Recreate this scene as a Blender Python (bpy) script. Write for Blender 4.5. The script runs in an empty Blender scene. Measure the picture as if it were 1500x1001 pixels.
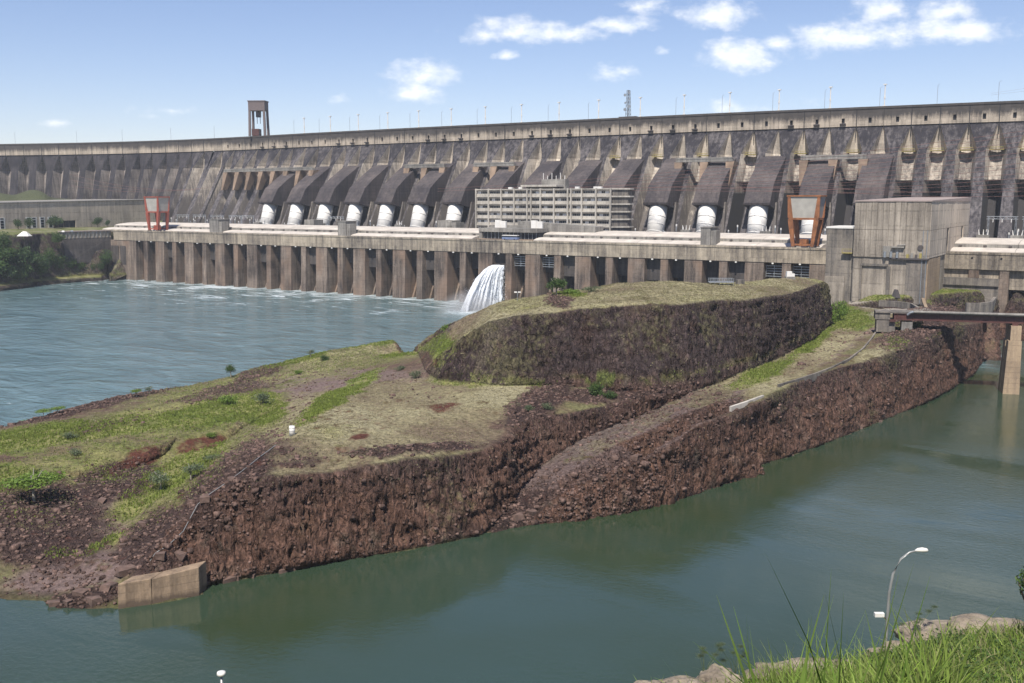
import bpy, math, random
import numpy as np
from mathutils import Vector
from mathutils.geometry import delaunay_2d_cdt
random.seed(4); RNG = np.random.default_rng(4)
SC = bpy.context.scene
COL = SC.collection
# ---------------------------------------------------------------- camera, sky, sun, exposure
F = 1458.0; EYE = 64.0; PITCH = math.atan((500.5-292.0)/F)
cd = bpy.data.cameras.new('camera'); cam = bpy.data.objects.new('camera', cd); COL.objects.link(cam)
cam.location = (0, 0, EYE); cam.rotation_euler = (math.pi/2-PITCH, 0, 0)
cd.sensor_width = 36; cd.lens = F*36/1500; cd.clip_end = 20000; cd.clip_start = 0.3
SC.camera = cam
SUN_EL = math.radians(57); SUN_AZ = math.radians(-167)      # azimuth from +Y, clockwise positive
sun_dir = Vector((math.sin(SUN_AZ)*math.cos(SUN_EL), math.cos(SUN_AZ)*math.cos(SUN_EL), math.sin(SUN_EL)))
sl = bpy.data.lights.new('sun', 'SUN'); sl.energy = 4.2; sl.angle = math.radians(0.5); sl.color = (1, .95, .87)
so = bpy.data.objects.new('sun', sl); COL.objects.link(so); so.rotation_euler = sun_dir.to_track_quat('Z', 'Y').to_euler(); so.location = (0, 0, 300)
SC.view_settings.view_transform = 'Standard'; SC.view_settings.look = 'None'; SC.view_settings.gamma = 1
SC.view_settings.use_curve_mapping = False; SC.view_settings.exposure = 0.66
SKY_STRENGTH = 0.078; HAZE = 0.00008

CP, SP = math.cos(PITCH), math.sin(PITCH)
def ray(x, y):
    cx = (x-750)/F; cy = (500.5-y)/F
    return (cx, CP+cy*SP, -SP+cy*CP)
def U(x, y, z):                       # pixel of the photograph + known height -> place in the world
    r = ray(x, y); t = (z-EYE)/r[2]
    return (r[0]*t, r[1]*t, z)
def proj(X, Y, Z):
    Z = Z-EYE; w = Y*CP-Z*SP; v = Y*SP+Z*CP
    return 750+F*X/w, 500.5-F*v/w
RX, RY = 0.8434, -0.5372; NX, NY = -0.5372, -0.8434; OX, OY = -274.4, 778.1
PHI = math.atan2(RY, RX)
def P(s, o, z=0): return (OX+s*RX+o*NX, OY+s*RY+o*NY, z)
def s_at(px, o, z=39):
    a, b = -900., 900.
    for _ in range(44):
        m = (a+b)/2
        if proj(*P(m, o, z))[0] < px: a = m
        else: b = m
    return m
def z_at(s, o, py):
    a, b = -50., 200.
    for _ in range(40):
        m = (a+b)/2
        if proj(*P(s, o, m))[1] > py: a = m
        else: b = m
    return m

# ---------------------------------------------------------------- noise in numpy
_perm = RNG.permutation(4096)
def vnoise(p):                         # value noise, p (n,3) -> -1..1
    i = np.floor(p).astype(np.int64); f = p-i; f = f*f*(3-2*f)
    def h(a, b, c): return (_perm[(_perm[(_perm[a & 4095]+b) & 4095]+c) & 4095]/2047.5)-1
    x, y, z = i[:, 0], i[:, 1], i[:, 2]; u, v, w = f[:, 0], f[:, 1], f[:, 2]
    def L(a, b, t): return a+(b-a)*t
    return L(L(L(h(x, y, z), h(x+1, y, z), u), L(h(x, y+1, z), h(x+1, y+1, z), u), v),
             L(L(h(x, y, z+1), h(x+1, y, z+1), u), L(h(x, y+1, z+1), h(x+1, y+1, z+1), u), v), w)
def fbm(p, s, o=4, g=.5):
    p = np.asarray(p, float)*s; r = 0; a = 1; t = 0
    for k in range(o):
        r = r+a*vnoise(p+17.3*k); t += a; a *= g; p = p*2.03
    return r/t

# ---------------------------------------------------------------- materials
MATS = {}
def mat(name):
    m = bpy.data.materials.new(name); m.use_nodes = True; MATS[name] = m
    nt = m.node_tree; b = nt.nodes['Principled BSDF']
    return m, nt, b
def N(nt, t, **k):
    n = nt.nodes.new(t)
    for a, v in k.items():
        if a.startswith('i_'):
            kk = a[2:]; kk = int(kk) if kk.isdigit() else kk.replace('_', ' ')
            n.inputs[kk].default_value = v
        else: setattr(n, a, v)
    return n
def ramp(nt, src, a, b, ca=(0, 0, 0, 1), cb=(1, 1, 1, 1)):
    r = N(nt, 'ShaderNodeValToRGB'); r.color_ramp.elements[0].position = a; r.color_ramp.elements[1].position = b
    r.color_ramp.elements[0].color = ca; r.color_ramp.elements[1].color = cb
    nt.links.new(src, r.inputs[0]); return r.outputs[0]
def mixc(nt, f, a, b, mode='MIX'):
    m = N(nt, 'ShaderNodeMix', data_type='RGBA', blend_type=mode)
    for i, v in ((0, f), (6, a), (7, b)):
        if hasattr(v, 'is_output'): nt.links.new(v, m.inputs[i])
        else: m.inputs[i].default_value = v
    return m.outputs[2]
def math_(nt, op, a, b=0., clamp=False):
    m = N(nt, 'ShaderNodeMath', operation=op, use_clamp=clamp)
    for i, v in ((0, a), (1, b)):
        if hasattr(v, 'is_output'): nt.links.new(v, m.inputs[i])
        else: m.inputs[i].default_value = v
    return m.outputs[0]
def C4(c): return (c[0], c[1], c[2], 1)
def plain(name, c, rough=.7, metal=0., var=.25, scale=1.0):
    m, nt, b = mat(name)
    g = N(nt, 'ShaderNodeNewGeometry'); n = N(nt, 'ShaderNodeTexNoise', i_Scale=scale, i_Detail=5.)
    nt.links.new(g.outputs['Position'], n.inputs['Vector'])
    f = ramp(nt, n.outputs[0], .35, .7)
    d = tuple(x*(1-var) for x in c)
    nt.links.new(mixc(nt, f, C4(d), C4(c)), b.inputs['Base Color'])
    b.inputs['Roughness'].default_value = rough; b.inputs['Metallic'].default_value = metal
    return m
def concrete(name, light, dark, cover=.5, lift=2.5, form=1.2, warm=None, zband=None, bump=.3, streak=.45, line=.35, joint=0.0):
    """weathered board-marked concrete; coordinates follow the powerhouse axis"""
    m, nt, b = mat(name); L = nt.links.new
    g = N(nt, 'ShaderNodeNewGeometry')
    mp = N(nt, 'ShaderNodeVectorRotate', rotation_type='Z_AXIS'); mp.inputs['Angle'].default_value = -PHI
    L(g.outputs['Position'], mp.inputs['Vector']); pos = mp.outputs[0]
    def noise(sc, det, vec=(1, 1, 1), rough=.55):
        mm = N(nt, 'ShaderNodeMapping'); mm.inputs['Scale'].default_value = vec; L(pos, mm.inputs['Vector'])
        n = N(nt, 'ShaderNodeTexNoise', i_Scale=sc, i_Detail=det, i_Roughness=rough); L(mm.outputs[0], n.inputs['Vector']); return n.outputs[0]
    big = noise(.05, 4, (1, 1, 1)); st = noise(.55, 5, (1, 1, .06), .65); fine = noise(1.6, 5, (1, 1, .6), .7)
    v = math_(nt, 'ADD', math_(nt, 'MULTIPLY', big, .45), math_(nt, 'MULTIPLY', st, streak))
    v = math_(nt, 'ADD', v, math_(nt, 'MULTIPLY', fine, .25))
    if zband:                              # weathering that follows the height of the structure
        sx = N(nt, 'ShaderNodeSeparateXYZ'); L(pos, sx.inputs[0])
        mr = N(nt, 'ShaderNodeMapRange'); L(sx.outputs[2], mr.inputs[0])
        mr.inputs[1].default_value, mr.inputs[2].default_value, mr.inputs[3].default_value, mr.inputs[4].default_value = zband
        v = math_(nt, 'ADD', v, mr.outputs[0])
    c0 = cover*(.45+streak+.25)*.5/.5*.5+.25*0
    lo = .5*(.45+streak+.25)+(cover-.5)*.5
    f = ramp(nt, v, max(0, lo-.14), min(1, lo+.12))
    col = mixc(nt, f, C4(light), C4(dark))
    if warm:
        w = noise(.09, 3, (1, 1, .5)); col = mixc(nt, ramp(nt, w, .48, .68), col, C4(warm))
    # shutter-board lines
    sx2 = N(nt, 'ShaderNodeSeparateXYZ'); L(pos, sx2.inputs[0])
    def lines(src, period, width):
        a = math_(nt, 'FRACT', math_(nt, 'DIVIDE', src, period)); return math_(nt, 'LESS_THAN', a, width)
    h = lines(sx2.outputs[2], lift, .10); vv = lines(sx2.outputs[0], form*2, .09)
    ln = math_(nt, 'MAXIMUM', h, math_(nt, 'MULTIPLY', vv, .8))
    wn = ramp(nt, noise(.3, 2), .4, .6)
    ln = math_(nt, 'MULTIPLY', ln, math_(nt, 'MULTIPLY', wn, line))
    col = mixc(nt, ln, col, C4(tuple(x*.45 for x in dark)))
    # board to board tone
    cell = N(nt, 'ShaderNodeTexWhiteNoise', noise_dimensions='2D')
    cb = N(nt, 'ShaderNodeCombineXYZ'); L(math_(nt, 'FLOOR', math_(nt, 'DIVIDE', sx2.outputs[0], form*2)), cb.inputs[0]); L(math_(nt, 'FLOOR', math_(nt, 'DIVIDE', sx2.outputs[2], lift*2)), cb.inputs[1])
    L(cb.outputs[0], cell.inputs['Vector'])
    tone = math_(nt, 'ADD', math_(nt, 'MULTIPLY', cell.outputs[0], .22), .86)
    col = mixc(nt, 1., col, tone, 'MULTIPLY')
    L(col, b.inputs['Base Color']); b.inputs['Roughness'].default_value = .9; b.inputs['Specular IOR Level'].default_value = .2
    bp = N(nt, 'ShaderNodeBump', i_Strength=bump, i_Distance=.4)
    L(math_(nt, 'SUBTRACT', fine, math_(nt, 'MULTIPLY', ln, .5)), bp.inputs['Height']); L(bp.outputs[0], b.inputs['Normal'])
    return m
M_CREST = concrete('crest_concrete', (.44, .37, .29), (.075, .066, .06), .52, 2.5, 1.5, zband=(114.5, 124.0, -.08, .42), streak=.5)
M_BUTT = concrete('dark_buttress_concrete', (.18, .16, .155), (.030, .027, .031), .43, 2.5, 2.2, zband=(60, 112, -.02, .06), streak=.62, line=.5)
M_BUTTD = concrete('stained_gap_shade_concrete', (.075, .066, .068), (.022, .020, .023), .44, 2.5, 2.2, streak=.55, line=.5)  # stained, and darkened further to paint shadow gaps on the left wing
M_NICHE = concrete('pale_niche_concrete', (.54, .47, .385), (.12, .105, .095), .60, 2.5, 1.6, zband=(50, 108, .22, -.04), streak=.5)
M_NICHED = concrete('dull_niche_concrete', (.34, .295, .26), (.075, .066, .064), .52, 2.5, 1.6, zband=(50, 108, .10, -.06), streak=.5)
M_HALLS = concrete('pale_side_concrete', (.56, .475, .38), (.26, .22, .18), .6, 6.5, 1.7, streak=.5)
M_CASE = concrete('penstock_casing_concrete', (.14, .115, .105), (.048, .042, .045), .42, 2.5, 1.8, streak=.4, line=.6)
M_PH = concrete('powerhouse_beam_concrete', (.43, .36, .27), (.105, .09, .078), .49, 2.4, 1.2, streak=.5)
M_PIER = concrete('powerhouse_pier_concrete', (.30, .235, .185), (.060, .048, .042), .43, 2.5, 1.2, warm=(.21, .145, .105), streak=.5)
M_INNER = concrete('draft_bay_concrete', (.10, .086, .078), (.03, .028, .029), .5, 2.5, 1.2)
M_HALL = concrete('hall_concrete', (.40, .345, .28), (.14, .12, .10), .51, 6.5, 1.7, streak=.5)
M_HALL2 = concrete('dark_hall_concrete', (.29, .25, .205), (.075, .07, .068), .48, 3, 1.4, streak=.5)
M_BLOCK = concrete('old_mooring_concrete', (.36, .26, .175), (.11, .08, .058), .56, 1.2, 1.0, zband=(-.3, 1.3, .34, 0), streak=.45)
M_PILL = concrete('bridge_pillar_concrete', (.42, .31, .20), (.16, .12, .09), .56, 1.8, 3, streak=.45)
M_SLOT = plain('slot_shade_concrete', (.035, .031, .032), .9)  # shade of the deep slots between buttresses, put into the colour
M_GREY = concrete('grey_concrete', (.33, .31, .275), (.13, .12, .11), .5, 2, 1)
M_ADMIN = concrete('office_concrete', (.50, .46, .40), (.24, .22, .19), .62, 3.4, 1.5, bump=.1, line=.1)
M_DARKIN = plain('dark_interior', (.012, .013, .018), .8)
M_WHITE = plain('white_paint', (.74, .71, .66), .5, 0, .15, .4)
M_ROOF = plain('white_roof_membrane', (.60, .535, .46), .7, 0, .30, .15)
M_ROOF2 = plain('grey_roof_gravel', (.34, .27, .24), .9, 0, .25, .6)
M_RED = plain('red_crane_paint', (.36, .085, .05), .6, 0, .35, .5)
M_RUST = plain('rust_orange_paint', (.33, .125, .045), .7, 0, .5, .4)
M_CPANEL = plain('pale_crane_cladding', (.42, .39, .34), .6, 0, .2, .3)
M_STEEL = plain('galvanised_steel', (.38, .40, .42), .45, .5)
M_DSTEEL = plain('dark_weathered_steel', (.10, .085, .08), .6, .2)
M_BRED = plain('brown_red_girder_paint', (.095, .034, .027), .6, 0, .4, .5)
M_CABLE = plain('reddish_cable', (.22, .11, .09), .6)
M_GLASS = plain('dark_glass', (.02, .025, .035), .12)
M_YEL = plain('faded_yellow_rail', (.33, .27, .08), .7)
M_ASPH = plain('pale_asphalt', (.20, .17, .15), .9)
M_BUS = plain('blue_grey_bus_paint', (.17, .22, .36), .4)
M_TYRE = plain('tyre_rubber', (.02, .02, .02), .9)
M_CORB = plain('tan_stained_concrete', (.30, .21, .145), .9, 0, .55, .12)
M_PIPE = plain('grey_pipe', (.34, .34, .33), .4, .3)
M_PYL = plain('crane_tower_paint', (.15, .115, .11), .7)
M_BARK = plain('bark', (.16, .12, .09), .9)
M_PALEBARK = plain('pale_bark', (.30, .27, .22), .9)

def foliage(name, c1, c2, yellow=None):
    m, nt, b = mat(name); L = nt.links.new
    oi = N(nt, 'ShaderNodeNewGeometry'); n = N(nt, 'ShaderNodeTexNoise', i_Scale=.9, i_Detail=3.)
    L(oi.outputs['Position'], n.inputs['Vector'])
    wn = N(nt, 'ShaderNodeTexNoise', i_Scale=9., i_Detail=1.); L(oi.outputs['Position'], wn.inputs['Vector'])
    f = math_(nt, 'ADD', math_(nt, 'MULTIPLY', n.outputs[0], .6), math_(nt, 'MULTIPLY', wn.outputs[0], .4))
    col = mixc(nt, ramp(nt, f, .38, .62), C4(c1), C4(c2)); L(col, b.inputs['Base Color'])
    b.inputs['Roughness'].default_value = .55; b.inputs['Specular IOR Level'].default_value = .25
    tr = N(nt, 'ShaderNodeBsdfTranslucent'); L(col, tr.inputs[0])
    mx = N(nt, 'ShaderNodeMixShader', i_0=.3); L(b.outputs[0], mx.inputs[1]); L(tr.outputs[0], mx.inputs[2])
    L(mx.outputs[0], nt.nodes['Material Output'].inputs[0]); return m
M_LEAF = foliage('tree_leaves', (.035, .065, .022), (.09, .15, .035))
M_LEAFD = foliage('dark_tree_leaves', (.03, .058, .025), (.075, .125, .038))
M_LEAFB = foliage('bright_shrub_leaves', (.08, .14, .02), (.19, .27, .05))
M_LEAFG = foliage('grey_green_leaves', (.07, .10, .055), (.16, .19, .10))

def attr_mat(name, rough=.95, bump=.6, dist=.5, transl=0., fs=1.0):
    """ground material: colour of each kind of ground stored on the mesh, fine grain added here"""
    m, nt, b = mat(name); L = nt.links.new
    at = N(nt, 'ShaderNodeAttribute', attribute_name='Col'); rk = N(nt, 'ShaderNodeAttribute', attribute_name='rock')
    g = N(nt, 'ShaderNodeNewGeometry')
    def noise(sc, det, vec=(1, 1, 1), r=.6):
        mm = N(nt, 'ShaderNodeMapping'); mm.inputs['Scale'].default_value = vec; L(g.outputs['Position'], mm.inputs['Vector'])
        n = N(nt, 'ShaderNodeTexNoise', i_Scale=sc, i_Detail=det, i_Roughness=r); L(mm.outputs[0], n.inputs['Vector']); return n.outputs[0]
    n1 = noise(1.1*fs, 7, (1, 1, .28), .72); n2 = noise(3.5*fs, 4)
    vo = N(nt, 'ShaderNodeTexVoronoi', i_Scale=.42*fs, feature='DISTANCE_TO_EDGE')
    mm = N(nt, 'ShaderNodeMapping'); mm.inputs['Scale'].default_value = (1, 1, .5)
    L(g.outputs['Position'], mm.inputs['Vector'])
    wv = N(nt, 'ShaderNodeTexNoise', i_Scale=.5, i_Detail=5.); L(mm.outputs[0], wv.inputs['Vector'])
    ad = N(nt, 'ShaderNodeVectorMath', operation='MULTIPLY_ADD'); L(wv.outputs[1], ad.inputs[0]); ad.inputs[1].default_value = (3.5, 3.5, 3.5); L(mm.outputs[0], ad.inputs[2])
    L(ad.outputs[0], vo.inputs['Vector'])
    crack = ramp(nt, vo.outputs['Distance'], .0, .12)
    vs_ = ramp(nt, noise(2.3*fs, 5, (1, 1, .10), .6), .36, .62)
    tone = math_(nt, 'ADD', math_(nt, 'MULTIPLY', ramp(nt, n1, .3, .72), 1.15), .42)
    tone = math_(nt, 'MULTIPLY', tone, math_(nt, 'ADD', 1., math_(nt, 'MULTIPLY', rk.outputs['Fac'], math_(nt, 'SUBTRACT', math_(nt, 'MULTIPLY', vs_, .7), .38))))
    cr = math_(nt, 'SUBTRACT', 1., math_(nt, 'MULTIPLY', math_(nt, 'MULTIPLY', math_(nt, 'SUBTRACT', 1., crack), rk.outputs['Fac']), .30))
    col = mixc(nt, 1., at.outputs['Color'], math_(nt, 'MULTIPLY', tone, cr), 'MULTIPLY')
    L(col, b.inputs['Base Color']); b.inputs['Roughness'].default_value = rough; b.inputs['Specular IOR Level'].default_value = .15
    bp = N(nt, 'ShaderNodeBump', i_Strength=bump, i_Distance=dist)
    hh = math_(nt, 'ADD', math_(nt, 'MULTIPLY', n1, 1.2), math_(nt, 'MULTIPLY', n2, .4))
    hh = math_(nt, 'ADD', hh, math_(nt, 'MULTIPLY', math_(nt, 'MULTIPLY', vs_, rk.outputs['Fac']), .7))
    hh = math_(nt, 'ADD', hh, math_(nt, 'MULTIPLY', math_(nt, 'MULTIPLY', crack, rk.outputs['Fac']), .8))
    L(hh, bp.inputs['Height']); L(bp.outputs[0], b.inputs['Normal'])
    if transl:
        tr = N(nt, 'ShaderNodeBsdfTranslucent'); L(col, tr.inputs[0])
        mx = N(nt, 'ShaderNodeMixShader', i_0=transl); L(b.outputs[0], mx.inputs[1]); L(tr.outputs[0], mx.inputs[2])
        L(mx.outputs[0], nt.nodes['Material Output'].inputs[0])
    return m
M_TERR = attr_mat('island_ground', bump=.85, dist=.8)
M_TUFT = attr_mat('grass_tufts', bump=0., transl=.25)
M_ROCKM = attr_mat('loose_rock', bump=.5, dist=.2)

# ---------------------------------------------------------------- world
def cloud_field(nt, vec):
    L = nt.links.new
    sp = N(nt, 'ShaderNodeSeparateXYZ'); L(vec, sp.inputs[0])
    yy = math_(nt, 'MAXIMUM', sp.outputs[1], .02)
    a = math_(nt, 'DIVIDE', sp.outputs[0], yy); e = math_(nt, 'DIVIDE', sp.outputs[2], yy)
    cb = N(nt, 'ShaderNodeCombineXYZ'); L(a, cb.inputs[0]); L(math_(nt, 'MULTIPLY', e, 1.7), cb.inputs[1])
    n = N(nt, 'ShaderNodeTexNoise', i_Scale=16., i_Detail=9., i_Roughness=.6); L(cb.outputs[0], n.inputs['Vector'])
    n2 = N(nt, 'ShaderNodeTexNoise', i_Scale=46., i_Detail=6., i_Roughness=.6); L(cb.outputs[0], n2.inputs['Vector'])
    best = None
    CL = [(770,50,105,17,1),(905,37,45,12,.9),(940,12,32,10,.6),(1052,20,48,20,.85),(1084,87,66,20,1),(1142,66,26,14,.8),(1240,58,92,22,1),(1395,48,95,20,1),(1300,18,50,15,.8),(1385,20,55,15,.9),
          (1200,45,40,14,.8),(630,112,50,16,.85),(600,138,45,13,.8),(740,82,16,6,.7),(968,77,14,8,.8),(248,163,42,6,.5),(222,171,14,5,.5),(915,107,30,8,.45),(1090,160,60,9,.5),(85,180,20,5,.4),(497,148,14,6,.5),
          (-260,60,120,22,.8),(1760,70,150,26,1),(500,-160,160,40,.8),(1250,-120,200,45,.8),(-600,-60,200,40,.7),(2200,-40,220,50,.8),(150,-300,260,60,.8),(1500,-330,300,70,.8)]
    for (x, y, rx, ry, w) in CL:
        r = ray(x, y); ca = r[0]/r[1]; ce = r[2]/r[1]; ra = rx*1.08/F; re = ry*1.15/F
        dx = math_(nt, 'DIVIDE', math_(nt, 'SUBTRACT', a, ca), ra)
        dy = math_(nt, 'DIVIDE', math_(nt, 'SUBTRACT', e, ce), re)
        # flatter base: the lower half falls off faster
        dy = math_(nt, 'MULTIPLY', dy, math_(nt, 'ADD', math_(nt, 'MULTIPLY', math_(nt, 'LESS_THAN', dy, 0.), .45), .85))
        d = math_(nt, 'SQRT', math_(nt, 'ADD', math_(nt, 'POWER', math_(nt, 'ABSOLUTE', dx), 2.), math_(nt, 'POWER', math_(nt, 'ABSOLUTE', dy), 2.)))
        v = math_(nt, 'MULTIPLY', math_(nt, 'SUBTRACT', 1.0, d), w)
        best = v if best is None else math_(nt, 'MAXIMUM', best, v)
    nn = math_(nt, 'ADD', math_(nt, 'MULTIPLY', math_(nt, 'SUBTRACT', n.outputs[0], .5), 2.6), math_(nt, 'MULTIPLY', math_(nt, 'SUBTRACT', n2.outputs[0], .5), 1.2))
    v = math_(nt, 'ADD', math_(nt, 'MAXIMUM', best, -2.), nn)
    front = math_(nt, 'GREATER_THAN', sp.outputs[1], .03)
    m = N(nt, 'ShaderNodeMapRange', interpolation_type='SMOOTHSTEP'); L(v, m.inputs[0]); m.inputs[1].default_value = -.18; m.inputs[2].default_value = 1.0
    return math_(nt, 'MULTIPLY', m.outputs[0], front), n2.outputs[0]
W = bpy.data.worlds.new('World'); SC.world = W; W.use_nodes = True
nt = W.node_tree; bg = nt.nodes['Background']
sky = N(nt, 'ShaderNodeTexSky', sky_type='NISHITA', sun_disc=False, sun_elevation=SUN_EL, sun_rotation=SUN_AZ, altitude=250., air_density=1.0, dust_density=.15, ozone_density=2.5)
tc = N(nt, 'ShaderNodeTexCoord')
cm, cn = cloud_field(nt, tc.outputs['Generated'])
cc = mixc(nt, ramp(nt, cn, .3, .7), (8.2, 8.8, 9.6, 1), (10.4, 10.3, 10.2, 1))
skc = mixc(nt, 1., sky.outputs[0], (1.06, .97, 1.06, 1), 'MULTIPLY')
colr = mixc(nt, math_(nt, 'MULTIPLY', cm, .86), skc, cc)
nt.links.new(colr, bg.inputs[0]); bg.inputs[1].default_value = SKY_STRENGTH

# ---------------------------------------------------------------- mesh helpers
def tag(o, label=None, cat=None, group=None, kind=None):
    if label: o['label'] = label
    if cat: o['category'] = cat
    if group: o['group'] = group
    if kind: o['kind'] = kind
    return o
ORG = {}
def empty(name, loc, label, cat, group=None, rz=0):
    o = bpy.data.objects.new(name, None); o.location = loc; o.rotation_euler = (0, 0, rz); COL.objects.link(o); o.empty_display_size = 1
    tag(o, label, cat, group); ORG[o.name] = tuple(loc); return o
def link(name, me, parent=None, loc=(0, 0, 0), rz=0, world=True):
    o = bpy.data.objects.new(name, me); COL.objects.link(o)
    if parent:
        o.parent = parent
        if world and parent.name in ORG:
            q = ORG[parent.name]; loc = tuple(loc[i]-q[i] for i in range(3))
    o.location = loc; o.rotation_euler = (0, 0, rz); return o
class MB:
    def __init__(s): s.v = []; s.f = []
    def add(s, vs, fs):
        k = len(s.v); s.v += [tuple(v) for v in vs]; s.f += [tuple(i+k for i in f) for f in fs]; return s
    def box(s, x0, x1, y0, y1, z0, z1):
        v = [(x, y, z) for z in (z0, z1) for (x, y) in ((x0, y0), (x1, y0), (x1, y1), (x0, y1))]
        return s.add(v, [(0, 3, 2, 1), (4, 5, 6, 7), (0, 1, 5, 4), (1, 2, 6, 5), (2, 3, 7, 6), (3, 0, 4, 7)])
    def hexa(s, b, t):       # bottom 4 and top 4 corners, counter-clockwise
        return s.add(list(b)+list(t), [(0, 3, 2, 1), (4, 5, 6, 7), (0, 1, 5, 4), (1, 2, 6, 5), (2, 3, 7, 6), (3, 0, 4, 7)])
    def prism(s, prof, x0, x1):   # prof = [(y,z)...] swept along x
        n = len(prof); v = [(x0, y, z) for y, z in prof]+[(x1, y, z) for y, z in prof]
        return s.add(v, [tuple(range(n))[::-1], tuple(range(n, 2*n))]+[(i, (i+1) % n, n+(i+1) % n, n+i) for i in range(n)])
    def poly(s, pts, z0, z1):     # plan outline extruded
        n = len(pts); v = [(p[0], p[1], z0) for p in pts]+[(p[0], p[1], z1) for p in pts]
        return s.add(v, [tuple(range(n))[::-1], tuple(range(n, 2*n))]+[(i, (i+1) % n, n+(i+1) % n, n+i) for i in range(n)])
    def tube(s, pts, r, n=8, cap=True):
        pts = [Vector(p) for p in pts]; rs = r if hasattr(r, '__len__') else [r]*len(pts); vs = []
        for i, p in enumerate(pts):
            d = (pts[min(i+1, len(pts)-1)]-pts[max(i-1, 0)]).normalized()
            a = d.cross(Vector((0, 0, 1)) if abs(d.z) < .95 else Vector((1, 0, 0))).normalized(); b = d.cross(a)
            for k in range(n):
                t = 2*math.pi*k/n; vs.append(tuple(p+rs[i]*(math.cos(t)*a+math.sin(t)*b)))
        fs = [(i*n+k, i*n+(k+1) % n, (i+1)*n+(k+1) % n, (i+1)*n+k) for i in range(len(pts)-1) for k in range(n)]
        if cap: fs += [tuple(range(n))[::-1], tuple(range((len(pts)-1)*n, len(pts)*n))]
        return s.add(vs, fs)
    def bar(s, a, b, r): return s.tube([a, b], r, 4)
    def mesh(s, name, m, smooth=False):
        me = bpy.data.meshes.new(name); me.from_pydata(s.v, [], s.f); me.materials.append(m)
        if smooth: me.shade_smooth()
        me.update(); return me
    def build(s, name, m, parent=None, loc=(0, 0, 0), rz=0, smooth=False, world=True):
        return link(name, s.mesh(name, m, smooth), parent, loc, rz, world)
def fixn(me):
    import bmesh
    bm = bmesh.new(); bm.from_mesh(me); bmesh.ops.recalc_face_normals(bm, faces=bm.faces); bm.to_mesh(me); bm.free(); return me
def np_mesh(name, V, T, m, attrs=None, smooth=False):
    me = bpy.data.meshes.new(name); V = np.asarray(V, np.float32); T = np.asarray(T, np.int32); k = T.shape[1]
    me.vertices.add(len(V)); me.vertices.foreach_set('co', V.ravel())
    me.loops.add(T.size); me.loops.foreach_set('vertex_index', T.ravel())
    me.polygons.add(len(T)); me.polygons.foreach_set('loop_start', np.arange(0, T.size, k, dtype=np.int32))
    me.update(calc_edges=True)
    if attrs:
        for n_, a in attrs.items():
            if a.ndim == 2:
                at = me.attributes.new(n_, 'FLOAT_COLOR', 'POINT'); at.data.foreach_set('color', np.hstack([a, np.ones((len(a), 1))]).astype(np.float32).ravel())
            else:
                at = me.attributes.new(n_, 'FLOAT', 'POINT'); at.data.foreach_set('value', a.astype(np.float32))
    me.materials.append(m)
    if smooth: me.shade_smooth()
    return me

# ================================================================= TERRAIN
def subdivide(V, T, lim, iters=9):
    """split every edge longer than lim(mid) until none is left; V (n,3), T (m,3)"""
    V = list(map(tuple, V)); V = np.array(V); T = np.array(T)
    for it in range(iters):
        E_ = np.sort(np.vstack([T[:, [0, 1]], T[:, [1, 2]], T[:, [2, 0]]]), axis=1)
        key = E_[:, 0].astype(np.int64)*10000019+E_[:, 1]
        uk, first, inv = np.unique(key, return_index=True, return_inverse=True); inv = inv.ravel()
        ue = E_[first]; A = V[ue[:, 0]]; B = V[ue[:, 1]]; M = (A+B)/2
        ln = np.linalg.norm(A-B, axis=1); split = ln > lim(M)
        if not split.any(): break
        idx = -np.ones(len(ue), np.int64); idx[split] = len(V)+np.arange(split.sum())
        V = np.vstack([V, M[split]])
        n = len(T); e = [idx[inv[:n]], idx[inv[n:2*n]], idx[inv[2*n:]]]
        ln3 = [ln[inv[:n]], ln[inv[n:2*n]], ln[inv[2*n:]]]
        out = []
        c = sum((x >= 0).astype(int) for x in e)
        out.append(T[c == 0])
        m3 = c == 3; a, b, d = T[m3].T; x, y, z = e[0][m3], e[1][m3], e[2][m3]
        out += [np.stack(q, 1) for q in ((a, x, z), (x, b, y), (z, y, d), (x, y, z))]
        for r in range(3):                     # one split edge: edge r
            m1 = (c == 1) & (e[r] >= 0); t = np.roll(T[m1], -r, axis=1); x = e[r][m1]
            out += [np.stack((t[:, 0], x, t[:, 2]), 1), np.stack((x, t[:, 1], t[:, 2]), 1)]
            m2 = (c == 2) & (e[r] < 0); t = np.roll(T[m2], -r, axis=1)   # edges r+1 and r+2 split, t0-t1 kept
            y = e[(r+1) % 3][m2]; z = e[(r+2) % 3][m2]
            out += [np.stack((z, y, t[:, 2]), 1)]
            d1 = np.linalg.norm(V[t[:, 0]]-V[y], axis=1) < np.linalg.norm(V[t[:, 1]]-V[z], axis=1)
            q = t[d1]; out += [np.stack((q[:, 0], q[:, 1], y[d1]), 1), np.stack((q[:, 0], y[d1], z[d1]), 1)]
            q = t[~d1]; out += [np.stack((q[:, 0], q[:, 1], z[~d1]), 1), np.stack((q[:, 1], y[~d1], z[~d1]), 1)]
        T = np.vstack(out)
    return V, T
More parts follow.
